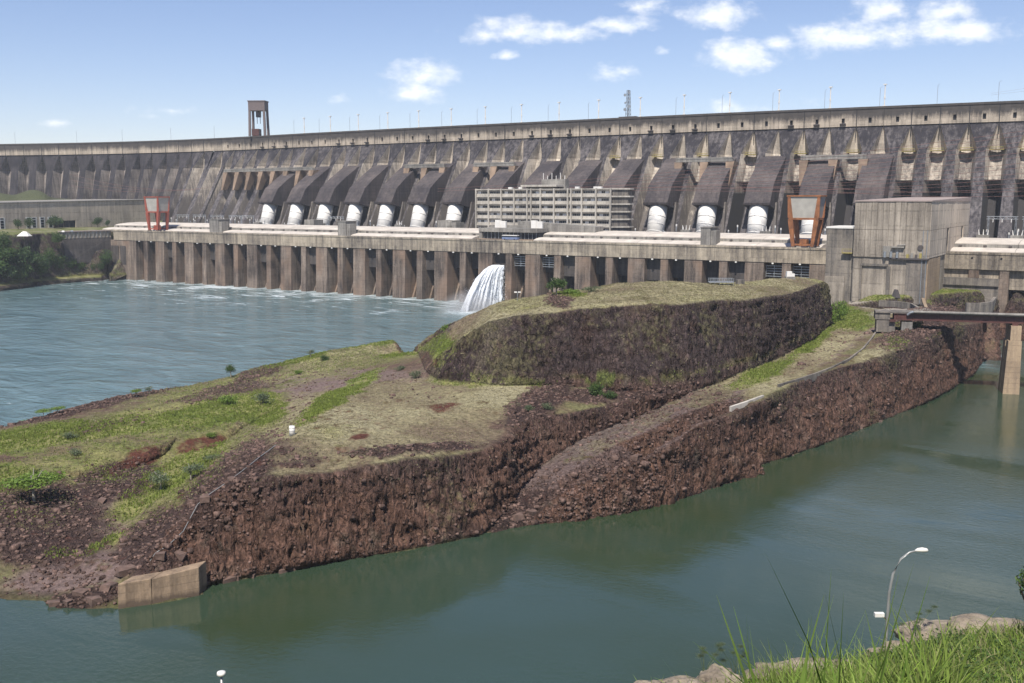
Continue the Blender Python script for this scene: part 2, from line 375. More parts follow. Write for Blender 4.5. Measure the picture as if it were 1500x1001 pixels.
def cdt(lines, pts):
    """breaklines and spot heights -> triangulated ground (x, y, z)"""
    co = []; z = []; ed = []
    for ln in lines:
        for i, p in enumerate(ln):
            if i: ed.append((len(co)-1, len(co)))
            co.append(Vector((p[0], p[1]))); z.append(p[2])
    for p in pts: co.append(Vector((p[0], p[1]))); z.append(p[2])
    v, e, f, ov, oe, of = delaunay_2d_cdt(co, ed, [], 0, 1e-4)
    zz = []
    src = np.array([[c.x, c.y] for c in co]); za = np.array(z)
    eds = [(src[a], src[b], za[a], za[b]) for a, b in ed]
    for q, o in zip(v, ov):
        if o: zz.append(max(za[i] for i in o)); continue
        best = (1e9, 0)
        for A, B, z0, z1 in eds:
            d = B-A; t = max(0, min(1, ((q.x-A[0])*d[0]+(q.y-A[1])*d[1])/(d@d+1e-9))); r = math.hypot(A[0]+t*d[0]-q.x, A[1]+t*d[1]-q.y)
            if r < best[0]: best = (r, z0+t*(z1-z0))
        zz.append(best[1])
    V = np.array([[q.x, q.y, h] for q, h in zip(v, zz)]); T = np.array([t for t in f if len(t) == 3])
    A = V[T]; cr = np.cross(A[:, 1]-A[:, 0], A[:, 2]-A[:, 0]); T[cr[:, 2] < 0] = T[cr[:, 2] < 0][:, ::-1]
    return V, T
def vnormals(V, T):
    A = V[T]; n = np.cross(A[:, 1]-A[:, 0], A[:, 2]-A[:, 0]); r = np.zeros_like(V)
    for k in range(3): np.add.at(r, T[:, k], n)
    return r/(np.linalg.norm(r, axis=1, keepdims=True)+1e-9)
def smooth(V, T, it, w=.5, keep=None):
    E_ = np.vstack([T[:, [0, 1]], T[:, [1, 2]], T[:, [2, 0]]])
    for _ in range(it):
        s = np.zeros_like(V); c = np.zeros(len(V))
        for a, b in ((0, 1), (1, 0)): np.add.at(s, E_[:, a], V[E_[:, b]]); np.add.at(c, E_[:, a], 1)
        nv = V+(s/c[:, None]-V)*w
        if keep is not None: nv = V+(nv-V)*(1-keep[:, None])
        V = nv
    return V
def UL(l): return [U(*p) for p in l]
def below(l, d=(0, 0), z=-3): return [(p[0]+d[0], p[1]+d[1], z) for p in l]

WR = UL([(-260,868,0),(-60,874,0),(0,876,0),(66,881,0),(92,891,0),(172,893,0),(234,884,0),(292,870,0),(300,857,0),(338,850,0),(394,840,0),(440,832,0),(490,822,0),(570,810,0),(612,802,0),(650,795,0),(705,783,0),(765,770,0),(810,757,0),(860,745,0),(905,736,0),(950,728,0),(1000,711,0),(1045,698,0),(1100,684,0),(1150,670,0),(1225,643,0),(1300,613,0),(1350,592,0),(1393,569,0),(1425,548,0),(1441,527,0)])
SE = s_at(1441, 4, 0)
WR += [P(SE, 4, 0)]
SIL = UL([(-260,668,3),(-100,642,3),(0,627,3),(55,614,3.5),(126,593,3.5),(189,579,4),(268,566,4.5),(336,551,5),(369,541,5.5),(430,526,7),(505,509,8),(575,497,9),(641,486,10)])
RID = UL([(641,486,10.5),(669,470,27),(708,452,31),(740,440,33),(775,437,34),(815,431,34.5),(860,424,36),(903,415,37.5),(983,412,37.5),(1037,415,36.5),(1077,418,36),(1103,411,36.5),(1130,407,37),(1165,406,36.5),(1197,409,34.5)])
back = [(p[0]-8, p[1]+11, -2.5) for p in SIL[:-1]]+[(RID[0][0]-14, RID[0][1]+20, -2.5)]+[(p[0]-20, p[1]+46+2*i, -2.5) for i, p in enumerate(RID[1:])]
MTOP = UL([(655,512,23),(680,491,28.7),(715,470,32),(760,461,34.2),(806,457,35.2),(844,452,35.8),(905,446,37),(955,443,37.3),(996,445,36.8),(1045,438,36.6),(1094,439,35.8),(1150,432,34.8),(1185,420,34.5),(1206,413,33.8)])
MFOOT = UL([(612,515,14),(624,545,16),(641,558,16.3),(690,563,17),(740,568,17),(800,566,16.5),(850,570,16.3),(900,574,16),(945,577,16),(985,572,16)])
def UD(px, py, D):
    r = ray(px, py); k = D/math.hypot(r[0], r[1]); return (r[0]*k, r[1]*k, EYE+r[2]*k)
LTOP = UL([(274,780,6),(300,748,10.5),(314,728,13),(354,700,15.5),(398,697,16.2),(434,693,15.6),(487,690,15),(540,680,16),(585,672,16),(627,669,15.6),(675,664,15),(715,657,14.6),(745,632,15),(770,612,15.4),(800,607,15.3),(837,603,15.2),(870,596,15.2),(900,589,15.2),(940,583,15.6),(985,574,15.8)])
FOOT = UL([(735,752,1.2),(760,716,4),(800,680,6),(830,658,7.5),(860,642,8.5),(900,624,10),(961,600,12),(1010,577,14.5),(1066,555,16),(1100,541,16.3),(1136,527,16.5),(1188,499,17),(1219,473,17.5)])
BEDGE = UL([(792,742,2.6),(815,726,4.6),(850,706,7),(900,686,9.2),(950,668,10.5),(985,645,13),(1024,618,15.2),(1075,603,15.6),(1122,581,16),(1150,567,16.2),(1190,550,16.3),(1258,531,17),(1312,514,18.4),(1352,496,19.6),(1393,480,20),(1433,474,15.5)])
GUL = UL([(172,858,1.5),(216,824,4),(245,790,7.5),(268,765,9.5),(298,735,12.5),(340,700,15),(398,655,17),(428,638,17.5),(470,605,16.8),(520,577,15.6),(580,556,14.5),(612,548,15)])
VAL = UL([(40,858,.8),(90,822,1.6),(150,790,2.6),(205,745,4.2),(265,700,6),(330,652,7.2),(420,590,8.2),(470,560,8.8),(560,520,10),(615,503,10.5)])
RGE = UL([(0,655,8.2),(100,636,8),(200,620,8),(300,602,8),(400,570,7.5),(480,540,8.5)])
SC1 = UL([(120,690,6.8),(165,664,7.8),(220,655,8),(262,640,8),(330,630,7.6)]); SC2 = UL([(130,703,5.2),(185,690,5.4),(240,668,5.6),(270,665,5.6),(335,642,6)])
HOL = UL([(0,850,1.2),(0,800,3.5),(0,745,6),(60,752,5),(100,725,5.6),(60,690,7.2)])
RW = UL([(1193,549,16.4),(1217,540,16.6),(1244,528,17),(1262,513,17.4),(1279,489,18)])
ISL = [U(1235,447,19), U(1300,436,21.5), U(1350,432,22), U(1440,424,22), U(1458,436,21.5), U(1230,456,18.5), U(1290,452,21), U(1335,456,23), U(1400,451,22.5), U(1450,448,20), U(1248,470,18), U(1290,470,19), U(1300,490,18.6), U(1345,478,20.2), U(1300,461,22.5), U(1360,470,21.5)]
s1205 = 500
WALLB = [P(s, 3, z) for s, z in ((486,20),(510,20),(540,21.5),(565,22),(600,22),(SE-4,22))]
CHAN = [P(SE+5, 3, -3), P(SE+30, 3, -3), P(SE+60, 5, -3)]
WALLB2 = [P(s, -8, z) for s, z in ((486,20),(540,21.5),(600,22),(SE-4,22),(SE+10,-3))]
UPM = UL([(500,650,17.2),(560,618,17),(640,600,16.8),(700,590,16.6),(743,597,16.8),(790,580,17.2),(834,566,17)])+UL([(560,590,16),(600,575,15.5)])
PLAT = UL([(740,452,33.5),(800,446,35),(820,441,36.6),(850,440,36),(900,432,37.4),(960,428,37.8),(1020,430,37.2),(1080,430,36.4),(1120,424,36),(1160,420,35.6)])
BEN = UL([(900,650,9.5),(960,625,12),(1000,605,14.2),(1050,585,15.8),(1110,562,16.2),(1160,535,16.6),(1210,510,17),(1250,485,17.6),(850,680,7.4),(810,708,5)])
V, T = cdt([WR, below(WR, (3, -5)), SIL+RID[0:], back, MTOP, MFOOT, LTOP, FOOT, BEDGE, GUL, VAL, RGE, SC1, SC2, WALLB, CHAN],
           ISL+UPM+PLAT+BEN+HOL+RW+WALLB2+[P(486,30,-3), P(560,60,-3)])
ctr = V[T].mean(1)
V, T = subdivide(V, T, lambda m: np.clip(np.linalg.norm(m-np.array([0, 0, EYE]), axis=1)*.0036, .7, 3), 12)
slope0 = vnormals(V, T)[:, 2]
V = smooth(V, T, 3, .5)
nn = vnormals(V, T); steep = np.clip((.86-nn[:, 2])/.35, 0, 1); steep = np.clip(smooth(np.c_[steep, steep, steep], T, 2)[:, 0], 0, 1)
wet = np.clip((V[:, 2]+2.2)/2.0, .0, 1)
base = V.copy()
# slow bulges, ledges, joint columns and blocks on the faces; low hummocks on the tops
d1 = fbm(base, .07, 3); d2 = fbm(base*[1, 1, .35], .22, 4, .6); colm = 1-2*np.abs(fbm(base*[1, 1, .22], .45, 3)); led = fbm(base*[.25, .25, 1.3], .5, 3)
d3 = fbm(base, 1.1, 3, .6)
blocky = np.round(fbm(base*[1, 1, .6], .42, 2)*4)/4
ribs = 1-2*np.abs(fbm(base*[1, 1, .13], .75, 3, .6)); ribs2 = 1-2*np.abs(fbm(base*[1, 1, .16], 2.0, 2))
step_ = np.abs(((base[:, 2]+1.6*fbm(base, .12, 2))/3.4) % 1-.5)*2
disp = steep*(1.5*d1+.9*d2+1.0*ribs+.45*ribs2+.45*led+.32*d3+.6*blocky-.45*(step_ > .80)*np.clip(fbm(base, .05, 2)*3+.1, 0, 1))
V += nn*disp[:, None]*np.array([1, 1, .55])
soft = 1-steep
PX0, PY0 = proj(base[:, 0], base[:, 1], base[:, 2])
PX = PX0+13*fbm(base, .12, 4, .65); PY = PY0+7*fbm(base+50, .16, 4, .65)
def blob(x, y, rx, ry, a=0, e=1.0):
    t = math.radians(a); dx = PX-x; dy = PY-y
    u = (dx*math.cos(t)-dy*math.sin(t))/rx; v = (dx*math.sin(t)+dy*math.cos(t))/ry
    return np.clip((1.15-np.sqrt(u*u+v*v))*2.2/e, 0, 1)
def mx(l): 
    r = np.zeros(len(PX))
    for b in l: r = np.maximum(r, blob(*b[:5])*(b[5] if len(b) > 5 else 1))
    return r
rub = mx([(895,580,110,12,4,.9),(855,722,110,17,30,.9),(765,748,60,26,34),(930,660,90,16,30,.5),(60,770,110,70,0),(170,705,70,32,10),(330,720,110,42,45),(230,800,70,50,45),(120,880,60,16,10),(790,590,62,26,30),(600,660,110,9,4),(880,725,130,42,24),(330,575,80,10,12,.7),(150,625,60,8,8,.6),(60,612,80,6,12),(180,585,120,7,14),(380,548,40,10,20),(1350,478,70,28,25),(820,441,22,14,0),(420,672,60,16,0,.6),(1060,600,40,12,25,.5)])
hum = fbm(base, .13, 3)*.55+fbm(base, .5, 3)*.28
V[:, 2] += soft*hum*wet+rub*soft*wet*(.5*np.abs(fbm(base, .8, 3))+.35*d3+.25)
# ---- what covers the ground where
n_a = fbm(base, .06, 4); n_b = fbm(base, .3, 4, .6); n_c = fbm(base, 1.2, 3, .7)
green = mx([(170,655,260,55,12,.42),(420,545,260,26,12,.38),(250,720,130,34,35,.5),(40,745,90,40,0,.35),(60,640,110,20,8),(200,622,110,17,8),(320,604,90,24,12),(385,598,40,30,0),(250,700,110,26,35),(205,740,45,16,35),(160,690,50,25,0,.7),(500,578,75,12,30),(470,600,50,9,35),(600,515,60,5,10),(560,500,80,5,8),(90,812,28,7,0),(152,798,42,8,30),(430,528,60,6,14),(20,700,55,30,0,.9),(1240,466,45,20,-10),(1300,432,90,12,0),(1400,436,60,14,0),(1190,502,45,10,35),(1115,548,60,12,22),(650,515,22,32,20),(690,556,60,12,0,.8),(880,556,30,14,0),(760,560,80,7,0,.8),(835,432,25,6,0),(1320,480,24,8,0,.7),(1315,504,22,12,0,.6),(480,640,60,20,0,.15),(1010,545,90,12,15,.5),(900,430,500,30,0,.16)])
straw = mx([(560,620,190,60,5),(760,575,90,22,8),(430,680,110,22,0,.8),(690,500,60,60,50),(1000,428,300,26,2),(760,452,120,20,8),(560,505,110,16,9),(1190,520,120,22,32),(1080,560,80,14,25),(960,610,140,10,27,.3),(520,650,120,20,3),(1290,515,60,14,30,.8),(860,545,100,12,3,.5),(1340,460,80,10,0,.6),(460,535,60,14,12,.8),(360,610,60,20,0,.4)])
gravel = mx([(925,655,150,32,32,1),(800,705,60,22,34,.9),(975,622,130,22,27),(1050,580,60,17,25),(880,672,90,18,30,.8),(1215,515,50,14,30,.9),(1250,490,45,9,18),(480,565,90,8,5),(440,600,22,34,-15,.9),(560,550,80,8,-6,.7),(200,612,70,7,12,.7),(330,578,60,9,12,.8),(110,840,110,24,12),(150,740,60,16,30,.5),(430,556,80,10,5,.8),(640,560,90,28,10,.35),(170,770,60,14,25,.6),(620,490,60,5,5,.5)])
red = mx([(200,673,46,14,24),(292,648,40,11,16),(525,642,17,7,10),(640,598,40,6,15,.6),(520,660,40,6,0,.55),(180,690,30,6,20,.5),(560,610,90,24,10,.22),(632,530,14,16,60,.5)])
path = mx([(1275,447,45,4,-6),(1320,456,50,4,3)])
def mixv(c, col, w): return c+(np.array(col)-c)*np.clip(w, 0, 1)[:, None]
steepR = np.clip((.80-slope0)/.22+n_c*.35, 0, 1)
soil = np.array([.135, .088, .066])
c = np.tile(soil, (len(V), 1))*(1+.35*n_a+.35*n_c)[:, None]
bench = mx([(900,665,170,60,32),(1040,590,60,24,25),(780,735,60,30,30)])
c = mixv(c, (.15, .145, .062), (.55+n_a*1.2+n_b*1.1)*(1-rub)*(1-.9*bench))
c = mixv(c, (.175, .135, .118), bench*.9+n_b*.6)
c = mixv(c, (.175, .125, .112), gravel*1.2+n_b*.25*(gravel > .1))
c = mixv(c, (.255, .222, .125), (straw*1.5-.15+n_b*1.1+n_c*.5)*(straw > .02))
c = mixv(c, (.165, .125, .085), (straw*1.2-.9-n_a*1.6+n_b*.8)*(straw > .05))
c = mixv(c, (.31, .275, .17), (straw*1.2-.75+n_a*1.4)*(straw > .05))
c = mixv(c, (.165, .195, .042), green*1.5-.4+n_b*1.5+n_c*.7*(green > .02))
c = mixv(c, (.09, .12, .035), green*1.2-.8+n_b*2.2+n_c)
c = mixv(c, (.23, .22, .085), (green*1.2-.5+n_a*2-n_b*1.2)*(green > .05)*.8)
c = mixv(c, (.075, .048, .042), rub*1.5-.3+n_b*1.2+n_c*.6)
c = mixv(c, (.10, .038, .026), red*1.5-.45+n_b*1.5+n_c*.9)
c = mixv(c, (.30, .26, .22), path*1.5-.1)
# rock of the faces: brown-red low down, near black with lichen high up
tall = np.clip((base[:, 2]-8)/12+n_a*.6, 0, 1)
tier = np.clip(1-np.abs(base[:, 2]-(19.5+2.2*fbm(base*[1, 1, 0], .05, 2)))/.9, 0, 1)*np.clip((PX-800)/60, 0, 1)
rc = mixv(np.tile([.145, .082, .060], (len(V), 1)), (.070, .050, .048), tall)
rc = mixv(rc, (.19, .125, .095), np.clip(fbm(base*[1, 1, 1.6], .16, 4, .6)*3-.55, 0, .75)*(1-tall*.75))
rc = mixv(rc, (.055, .035, .03), np.clip(fbm(base+90, .11, 4, .6)*3-.5, 0, .7))
rc = mixv(rc, (.15, .14, .055), tier*np.clip(n_b*2+.5, 0, .8))
rc = mixv(rc, (.155, .088, .055), np.clip(n_b*2.2-.35, 0, .7)*(1-tall*.7))
rc = mixv(rc, (.13, .105, .08), np.clip(fbm(base*[1, 1, .12], .9, 3)*2.5-.75, 0, .6))
rc = mixv(rc, (.14, .13, .06), np.clip(n_a*2+n_c*1.5-.9+.35*(base[:, 2] > 15), 0, .55))
rc = rc*(1-.45*np.clip(-ribs, 0, 1)*0)[:, None]
rc = rc*(1+.35*n_c+.25*fbm(base*[1, 1, .3], 2.2, 2))[:, None]
c = c+(rc-c)*(steepR*(1-.75*green*(n_b > -.1)*(slope0 > .45))*(1-.8*red))[:, None]
c[base[:, 2] < .45] *= .62
c = np.clip(c, .01, .6)
rockw = np.clip(steepR+rub*.8+bench*.6, 0, 1)
o = link('terrain', np_mesh('terrain', V, T, M_TERR, {'Col': c, 'rock': rockw}, True))
tag(o, 'long basalt island of dark cliffs, straw grass tops and a gravel bench between the two river arms', kind='structure'); TERR = o
print('terrain', len(V), len(T))
PV, PT, PN = V, T, vnormals(V, T)
# terrain height lookup
_cell = {}
def _key(x, y): return (int(x//3), int(y//3))
up = PN[:, 2] > .55
for i in np.nonzero(up)[0]: _cell.setdefault(_key(PV[i, 0], PV[i, 1]), []).append(i)
def gz(x, y, dflt=0):
    best = (1e9, dflt)
    kx, ky = _key(x, y)
    for a in (-1, 0, 1):
        for b in (-1, 0, 1):
            for i in _cell.get((kx+a, ky+b), ()):
                d = (PV[i, 0]-x)**2+(PV[i, 1]-y)**2
                if d < best[0]: best = (d, PV[i, 2])
    return best[1]
def on(px, py, z):                       # place seen at a pixel of the photograph, set down on the ground
    for _ in range(4):
        q = U(px, py, z); z = .5*z+.5*gz(q[0], q[1], z)
    q = U(px, py, z); return (q[0], q[1], gz(q[0], q[1], z)-.08)

# ---- grass tufts and loose stones over the island (nobody could count them)
vis_d = np.linalg.norm(base-np.array([0, 0, EYE]), axis=1)
A = V[T]; area = np.linalg.norm(np.cross(A[:, 1]-A[:, 0], A[:, 2]-A[:, 0]), axis=1)/2
tc_ = A.mean(1); tn = PN[T[:, 0]]
infr = (PX[T[:, 0]] > -60) & (PX[T[:, 0]] < 1560) & (tc_[:, 2] > .6)
grassw = np.clip(green*1.3-.05, 0, 1)*(.6+.8*np.clip(n_b+.4, 0, 1))+.55*np.clip(straw, 0, 1)*(1-rub)
grassw = grassw*(1-np.clip(steepR*1.2, 0, .93))*(1-red)*(1-.7*gravel)*(1-path)
grassw += .05*steepR*(base[:, 2] > 12)
pw = grassw[T[:, 0]]*area*infr; pw = pw/pw.sum()
NT = 130000
pick = RNG.choice(len(T), NT, p=pw); r1 = np.sqrt(RNG.random(NT)); r2 = RNG.random(NT)
q = A[pick]; pos = (1-r1)[:, None]*q[:, 0]+(r1*(1-r2))[:, None]*q[:, 1]+(r1*r2)[:, None]*q[:, 2]
gg = green[T[pick, 0]]; hgt = (.10+.24*RNG.random(NT)**2)*(.8+1.1*gg); wd = .06+.09*RNG.random(NT)
Vs = []; Ts = []; Cs = []
gcol = np.where((gg > .15+.7*RNG.random(NT))[:, None], np.array([[.17, .21, .045]]), np.array([[.26, .228, .135]]))*(.8+.4*RNG.random((NT, 1)))
for b in range(3):
    an = RNG.random(NT)*2*math.pi; le = RNG.random(NT)*.6
    dx, dy = np.cos(an), np.sin(an); off = np.c_[RNG.normal(0, .12, NT), RNG.normal(0, .12, NT), np.zeros(NT)]
    p0 = pos+off-np.c_[-dy*wd, dx*wd, np.full(NT, .05)]; p1 = pos+off+np.c_[-dy*wd, dx*wd, -np.full(NT, .05)]
    p2 = pos+off+np.c_[dx*hgt*le, dy*hgt*le, hgt]
    k = 3*NT*b; Vs += [np.stack([p0, p1, p2], 1).reshape(-1, 3)]; Ts += [(np.arange(3*NT)+k).reshape(-1, 3)]
    Cs += [np.repeat(gcol*(.85+.3*RNG.random((NT, 1))), 3, 0)]
Vs = np.vstack(Vs); Cs = np.vstack(Cs)
o = link('grass', np_mesh('grass', Vs, np.vstack(Ts), M_TUFT, {'Col': Cs, 'rock': np.zeros(len(Vs))})); tag(o, 'dry straw and green grass tufts scattered over the island slopes', 'grass', kind='stuff')
def rock_shape(seed, n=1):
    r = np.random.default_rng(seed)
    v = np.array([[x, y, z] for x in (-1, 1) for y in (-1, 1) for z in (-1, 1)], float)
    v = v*r.uniform(.55, 1, (8, 3))+r.normal(0, .12, (8, 3)); top = np.array([[0, 0, 1.05], [0, 0, -1]])+r.normal(0, .12, (2, 3))
    v = np.vstack([v, top])
    f = []
    quads = [(0, 1, 3, 2), (4, 6, 7, 5), (0, 4, 5, 1), (2, 3, 7, 6)]
    for a, b, c_, d in quads: f += [(a, b, c_), (a, c_, d)]
    for a, b in ((1, 5), (5, 7), (7, 3), (3, 1)): f.append((a, b, 8))
    for a, b in ((4, 0), (6, 4), (2, 6), (0, 2)): f.append((a, b, 9))
    return v, np.array(f)
shapes = [rock_shape(k) for k in range(10)]
rw = (rub*1.0+.30*bench+.12*gravel+.10*steepR*(base[:, 2] < 14))*(1-.6*green)
nearw = (base[:, 2] > .2) & (base[:, 2] < 1.6); rw = rw+.8*nearw*(PX < 900)
pw = rw[T[:, 0]]*area*(infr | ((tc_[:, 2] > .0) & (PX[T[:, 0]] > -60))); pw /= pw.sum()
NR = 14000; pick = RNG.choice(len(T), NR, p=pw); pos = A[pick].mean(1)
size = .14+.34*RNG.random(NR)**3+.12*RNG.random(NR); big = RNG.random(NR) < .04; size[big] *= 2.1
VV = []; TT = []; CC = []; k = 0
for i in range(NR):
    v, f = shapes[i % 10]; a = RNG.random()*6.28; sc_ = size[i]*np.array([1, .8, .6])
    R = np.array([[math.cos(a), -math.sin(a), 0], [math.sin(a), math.cos(a), 0], [0, 0, 1]])
    VV.append((v*sc_)@R.T+pos[i]+np.array([0, 0, .05])); TT.append(f+k); k += len(v)
col = np.array([[.115, .075, .062]])*(.6+.9*RNG.random((NR, 1)))*np.array([[1, 1, 1]])
VV = np.vstack(VV); o = link('loose_stones', np_mesh('loose_stones', VV, np.vstack(TT), M_ROCKM, {'Col': np.repeat(col, 10, 0), 'rock': np.ones(len(VV))}))
tag(o, 'broken brown basalt rubble strewn on the island slopes', 'rubble', kind='stuff')

# big fallen blocks one can pick out, lying at the waterline and on the slopes
M_BLK = plain('fallen_basalt', (.15, .095, .075), .95, 0, .45, 1.2)
bms = []
for k in range(6):
    v, f = rock_shape(40+k); me = bpy.data.meshes.new('boulder'); me.from_pydata(v.tolist(), [], f.tolist()); me.materials.append(M_BLK); me.update(); bms.append(me)
rb_ = random.Random(21)
spots = [(rb_.uniform(300, 1290), None) for _ in range(46)]
wx_ = [p[0] for p in ((300,0),(394,0),(490,0),(570,0),(650,0),(765,0),(860,0),(950,0),(1045,0),(1150,0),(1300,0))]; wyv = [857, 840, 822, 810, 795, 770, 745, 728, 698, 670, 613]
k_ = 0
for px, _ in spots:
    py = float(np.interp(px, wx_, wyv))-rb_.uniform(0, 5); q = U(px, py, .1); o = link('boulder', bms[k_ % 6], TERR, (q[0], q[1], rb_.uniform(-.2, .3)), rb_.random()*6); z_ = rb_.uniform(.35, 1.15)*(1 if px < 900 else .8); o.scale = (z_*1.2, z_, z_*.75); k_ += 1
for (x, y, z, sz_) in [(185,838,3,1.5),(205,850,2,1.2),(160,862,1.5,1.4),(120,870,.8,1.1),(140,880,.4,1.3),(235,820,5,1.0),(262,792,8,1.3),(300,752,11,1.2),(340,712,14,1.0),(180,800,3,.8),(210,770,5,.9),(100,880,.3,1.0),(80,886,.2,.9),(20,745,5,.8),(60,765,4.5,.9),(95,745,5,1.0),(30,800,3,.8),(150,735,5,.9),(120,712,6,.8),(70,720,6,.7),(820,742,2,1.2),(860,722,5,1.1),(800,700,5,1.0),(900,700,6.5,1.1),(780,752,1.5,1.2),(930,684,8,1.0),(760,760,.8,1.1),(870,735,3,1.0),(990,655,11,.9),(600,655,16,.8)]:
    q = on(x, y, z); o = link('boulder', bms[k_ % 6], TERR, (q[0], q[1], q[2]+.15), rb_.random()*6); sz_ *= rb_.uniform(.7, 1.0); o.scale = (sz_*1.15, sz_, sz_*.65); k_ += 1

# ---------------------------------------------------------------- water, river bed
def grid_sheet(x0, x1, y0, y1, nx, ny, z):
    xs = np.linspace(x0, x1, nx); ys = np.linspace(y0, y1, ny); X_, Y_ = np.meshgrid(xs, ys)
    Vg = np.c_[X_.ravel(), Y_.ravel(), np.full(X_.size, z)]
    i = np.arange(nx*ny).reshape(ny, nx); Tq = np.stack([i[:-1, :-1], i[:-1, 1:], i[1:, 1:], i[1:, :-1]], -1).reshape(-1, 4); return Vg, Tq
m, nt, b = mat('river_water'); L = nt.links.new
g = N(nt, 'ShaderNodeNewGeometry'); rot = N(nt, 'ShaderNodeVectorRotate', rotation_type='Z_AXIS'); rot.inputs['Angle'].default_value = -PHI
sub = N(nt, 'ShaderNodeVectorMath', operation='SUBTRACT'); L(g.outputs['Position'], sub.inputs[0]); sub.inputs[1].default_value = (OX, OY, 0)
L(sub.outputs[0], rot.inputs['Vector']); sx = N(nt, 'ShaderNodeSeparateXYZ'); L(rot.outputs[0], sx.inputs[0])
def wnoise(sc, det, vec, dist=0., r=.55):
    mm = N(nt, 'ShaderNodeMapping'); mm.inputs['Scale'].default_value = vec; L(rot.outputs[0], mm.inputs['Vector'])
    n = N(nt, 'ShaderNodeTexNoise', i_Scale=sc, i_Detail=det, i_Distortion=dist, i_Roughness=r); L(mm.outputs[0], n.inputs['Vector']); return n.outputs[0]
at = N(nt, 'ShaderNodeAttribute', attribute_name='rough'); RG = at.outputs['Fac']     # 1 in the tailrace, 0 in the calm arm
w1 = wnoise(.16, 5, (.55, 1, 1), .6); w2 = wnoise(1.1, 5, (.8, 1, 1), .4, .6); w3 = wnoise(.05, 4, (.6, 1, 1), 1.2)
bh = math_(nt, 'ADD', math_(nt, 'MULTIPLY', w1, math_(nt, 'ADD', math_(nt, 'MULTIPLY', RG, 3.0), .05)), math_(nt, 'MULTIPLY', w2, math_(nt, 'ADD', math_(nt, 'MULTIPLY', RG, .40), math_(nt, 'ADD', math_(nt, 'MULTIPLY', ramp(nt, wnoise(.025, 3, (.5, 1.6, 1), 1.), .4, .62), .11), .03))))
bh = math_(nt, 'ADD', bh, math_(nt, 'MULTIPLY', w3, math_(nt, 'MULTIPLY', RG, 3.)))
bp = N(nt, 'ShaderNodeBump', i_Strength=1., i_Distance=.55); L(bh, bp.inputs['Height']); L(bp.outputs[0], b.inputs['Normal'])
deep = mixc(nt, ramp(nt, wnoise(.02, 3, (1, 1, 1)), .35, .65), (.026, .042, .017, 1), (.030, .052, .036, 1))
deep = mixc(nt, RG, deep, mixc(nt, ramp(nt, w3, .35, .65), (.08, .135, .14, 1), (.13, .20, .21, 1)))
# foam streaks where the turbines let their water out
near = N(nt, 'ShaderNodeMapRange'); L(sx.outputs[1], near.inputs[0]); near.inputs[1].default_value = -170; near.inputs[2].default_value = -8; near.inputs[3].default_value = -.16; near.inputs[4].default_value = .06
fo = wnoise(.075, 7, (.35, 1.3, 1), 1.6, .66); fb = wnoise(.02, 3, (1, 1, 1))
fv = math_(nt, 'ADD', math_(nt, 'ADD', fo, near.outputs[0]), math_(nt, 'MULTIPLY', math_(nt, 'SUBTRACT', fb, .5), .35))
foam = math_(nt, 'MULTIPLY', ramp(nt, fv, .545, .68), RG)
af = N(nt, 'ShaderNodeAttribute', attribute_name='foam')
foam2 = math_(nt, 'MULTIPLY', af.outputs['Fac'], ramp(nt, wnoise(.35, 6, (.7, 1, 1), 1., .7), .30, .60))
foam = math_(nt, 'MAXIMUM', math_(nt, 'MULTIPLY', foam, .75), foam2, True)
L(mixc(nt, foam, deep, (.62, .66, .68, 1)), b.inputs['Base Color'])
L(math_(nt, 'ADD', math_(nt, 'MULTIPLY', foam, .6), math_(nt, 'ADD', math_(nt, 'MULTIPLY', RG, .06), .03)), b.inputs['Roughness'])
b.inputs['IOR'].default_value = 1.38; b.inputs['Specular IOR Level'].default_value = 1.0
M_WATER = m
Vw, Tw = grid_sheet(-900, 500, 60, 900, 281, 169, 0)
PXw, PYw = proj(Vw[:, 0], Vw[:, 1], Vw[:, 2])
# the island's far shore divides the two arms
dv = np.interp(Vw[:, 0], [p[0] for p in sorted(SIL+RID)], [p[1] for p in sorted(SIL+RID)])
rg = np.clip((Vw[:, 1]-dv+10)/30, 0, 1)
rg = np.where(Vw[:, 0] < SIL[0][0]+5, 1., rg); rg = np.where(Vw[:, 0] > 185, .25+0*rg, rg)
rg = np.where((Vw[:, 0] < -60) & (Vw[:, 1] < 185), np.clip((Vw[:, 1]-150)/40, .0, 1)*rg, rg)
fall = U(688, 456, 0)
fm = np.zeros(len(Vw))
for (x, y, r_) in ((fall[0], fall[1], 16), (fall[0]+8, fall[1]+12, 14)): fm = np.maximum(fm, np.clip(1.3-np.hypot((Vw[:, 0]-x), (Vw[:, 1]-y)*.8)/r_, 0, 1))
sw = (Vw[:, 0]-OX)*RX+(Vw[:, 1]-OY)*RY; ow = (Vw[:, 0]-OX)*NX+(Vw[:, 1]-OY)*NY
fm = np.maximum(fm, .5*np.clip(1-(ow-2)/7, 0, 1)*(ow > -20)*(sw < 330))
q = U(1455, 522, 0); fm = np.maximum(fm, .8*np.clip(1.2-np.hypot(Vw[:, 0]-q[0], Vw[:, 1]-q[1])/7, 0, 1))
o = link('water', np_mesh('water', Vw, Tw, M_WATER, {'rough': rg, 'foam': fm}, True)); tag(o, 'green and blue river water in both arms around the rock island', kind='structure')
MB().box(-9000, 9000, -3000, 14000, -9, -6).build('ground', plain('river_bed_and_plain', (.10, .09, .06), .95)); tag(bpy.data.objects['ground'], 'low ground and river bed reaching to the horizon', kind='structure')
for nm, (a, b_, c_, d) in (('water_downstream', (-6000, 6000, -2500, 60)), ('water_far_left', (-6000, -900, 60, 1500))):
    pass

